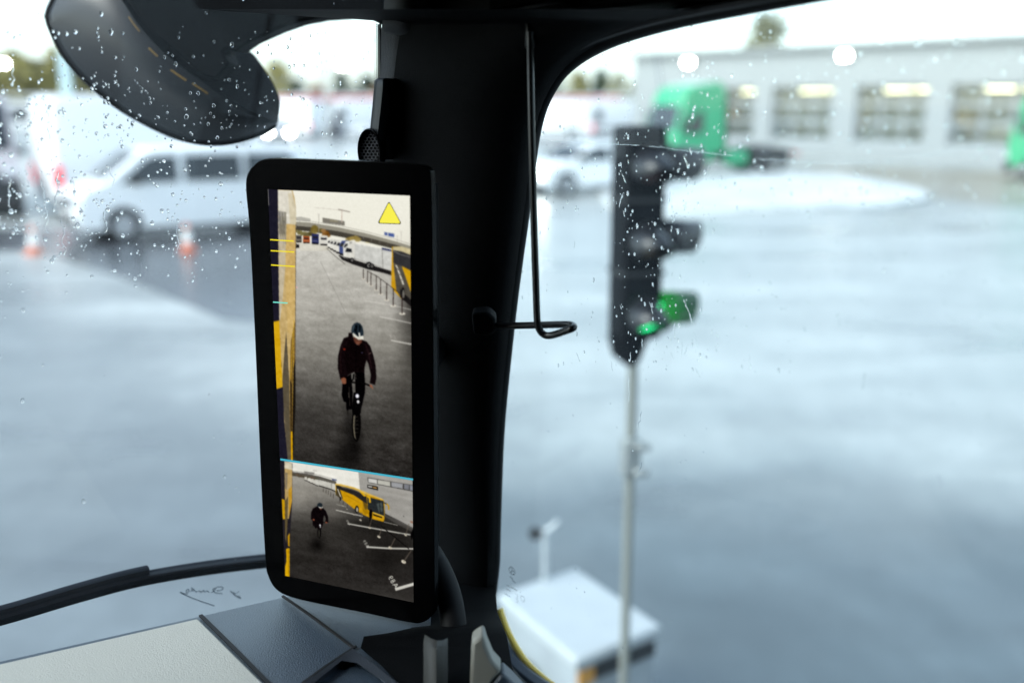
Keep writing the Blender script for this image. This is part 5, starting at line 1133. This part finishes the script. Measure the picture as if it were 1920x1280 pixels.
def streak(bm, P, nrm, r, rr):
    """meandering thin rivulet: half-round ridge along points"""
    rows = []
    for i, p in enumerate(P):
        d = (P[min(i + 1, len(P) - 1)] - P[max(i - 1, 0)]).normalized(); s = d.cross(nrm).normalized(); w_ = r * (.55 + .6 * rr.random()) * (1.3 if i > len(P) - 3 else 1) * (.2 if i in (0, len(P) - 1) else 1)
        rows.append([p - s * w_, p - s * w_ * .6 + nrm * w_ * .55, p + nrm * w_ * .75, p + s * w_ * .6 + nrm * w_ * .55, p + s * w_])
    g = [[bm.verts.new(p) for p in r_] for r_ in rows]
    for a, b2 in zip(g, g[1:]):
        for k in range(5): bm.faces.new((a[k], a[(k + 1) % 5], b2[(k + 1) % 5], b2[k]))
    bm.faces.new(g[0]); bm.faces.new(g[-1][::-1])
rr = random.Random(11)
bm = BM(); W_OFF = .0041
def wden(x, y):
    if y < 60: return .12
    if y < 150: return .35
    if y < 330: return .75
    if y < 490: return 1.0
    if y < 540: return .35
    return .03
cnt = 0
while cnt < 760:
    x = rr.uniform(-120, 720); y = rr.uniform(-40, 1100)
    dn_ = wden(x, y) * (1.25 if x < 230 else .95 if x < 470 else .45)
    if rr.random() > dn_: continue
    r_ = .00055 + .0015 * rr.random() ** 2.8; drop(bm, onW(x, y, W_OFF), W_N, RT, W_U, r_, rr.uniform(1.0, 1.45), rr); cnt += 1
    if rr.random() < .22:
        for _ in range(rr.randint(1, 3)): drop(bm, onW(x + rr.gauss(0, 11), y + rr.gauss(0, 11), W_OFF), W_N, RT, W_U, .0005 + .0008 * rr.random(), 1.2, rr)
for _ in range(300):                                            # the rest of the windscreen, out of the photo's frame
    a_ = rr.uniform(.42, 1.4); z_ = rr.uniform(-.3, .4); drop(bm, inW(a_, z_) + W_N * W_OFF, W_N, RT, W_U, .00055 + .0015 * rr.random() ** 2.8, rr.uniform(1, 1.45), rr)
for _ in range(90):                                             # beads along the mirror rim and lamp glints are on the glass too
    x = rr.uniform(530, 712); y = rr.uniform(60, 300); drop(bm, onW(x, y, W_OFF), W_N, RT, W_U, .0004 + .0009 * rr.random() ** 2, rr.uniform(1, 1.6), rr)
for x, y, n in ((24, 112, 12), (66, 190, 12), (85, 195, 16), (30, 213, 14), (75, 335, 18), (88, 378, 14), (110, 320, 18), (118, 410, 16), (20, 330, 14), (140, 330, 10), (205, 310, 10), (330, 420, 12), (195, 395, 10)):
    P = []; xx = x
    for k in range(n): xx += rr.gauss(0, 1.7) + (.9 if k % 7 > 3 else -.2); P.append(onW(xx, y + k * 4.6, W_OFF))
    streak(bm, P, W_N, .0005, rr)
tag(finish('raindrops', bm, water, smooth=80), 'clear raindrops and short streaks on the windscreen in front of the white vans', 'raindrops', kind='stuff')
bm = BM()
cnt = 0
while cnt < 1700:
    x = rr.uniform(960, 2050); y = rr.uniform(-30, 1300)
    dn_ = .6 if y < 420 else .5 if (1150 < x < 1330 and y < 700) else .26 if y < 700 else .2
    if 1150 < x < 1320 and 180 < y < 690: dn_ = 1.0
    if rr.random() > dn_: continue
    D_ = (onS(x, y, .0041) - CAM).length
    r_ = (.0004 + .0010 * rr.random() ** 3.2) * (1.0 if y < 700 else .55) * (D_ / .9) ** .5
    drop(bm, onS(x, y, .0041), S_N, -FW, UP, r_, rr.uniform(1.0, 2.0), rr, .45); cnt += 1
for _ in range(34):
    x = rr.gauss(1240, 110); y = rr.uniform(240, 690); n = rr.randint(4, 9); dx = rr.uniform(-1.0, 1.6); st = rr.uniform(2, 4)
    streak(bm, [onS(x + dx * k + rr.gauss(0, .5), y + k * st, .0041) for k in range(n)], S_N, .0005, rr)
for x, y, n, dx in ((1178, 705, 12, .2), (1203, 770, 8, -1), (1282, 560, 12, 1.6), (1300, 620, 8, 1.2), (1620, 700, 8, -.5), (1205, 865, 6, -1.4), (1760, 890, 8, .6)):
    streak(bm, [onS(x + dx * k + rr.gauss(0, .8), y + k * 4.4, .0041) for k in range(n)], S_N, .00055, rr)
for seg in ([(1000, 262), (1060, 266), (1130, 270), (1200, 272)], [(1215, 273), (1300, 284), (1380, 292)], [(1415, 297), (1500, 303), (1570, 305), (1640, 303)], [(1660, 301), (1740, 290), (1800, 279), (1870, 270)], [(1225, 1215), (1240, 1225)]):
    streak(bm, [onS(p[0] + rr.gauss(0, .6), p[1] + rr.gauss(0, .7), .0041) for p in spline(seg, 10)], S_N, .0002, rr)
tag(finish('raindrops', bm, water, smooth=80), 'fine raindrops and smears on the side window in front of the traffic light', 'raindrops', kind='stuff')
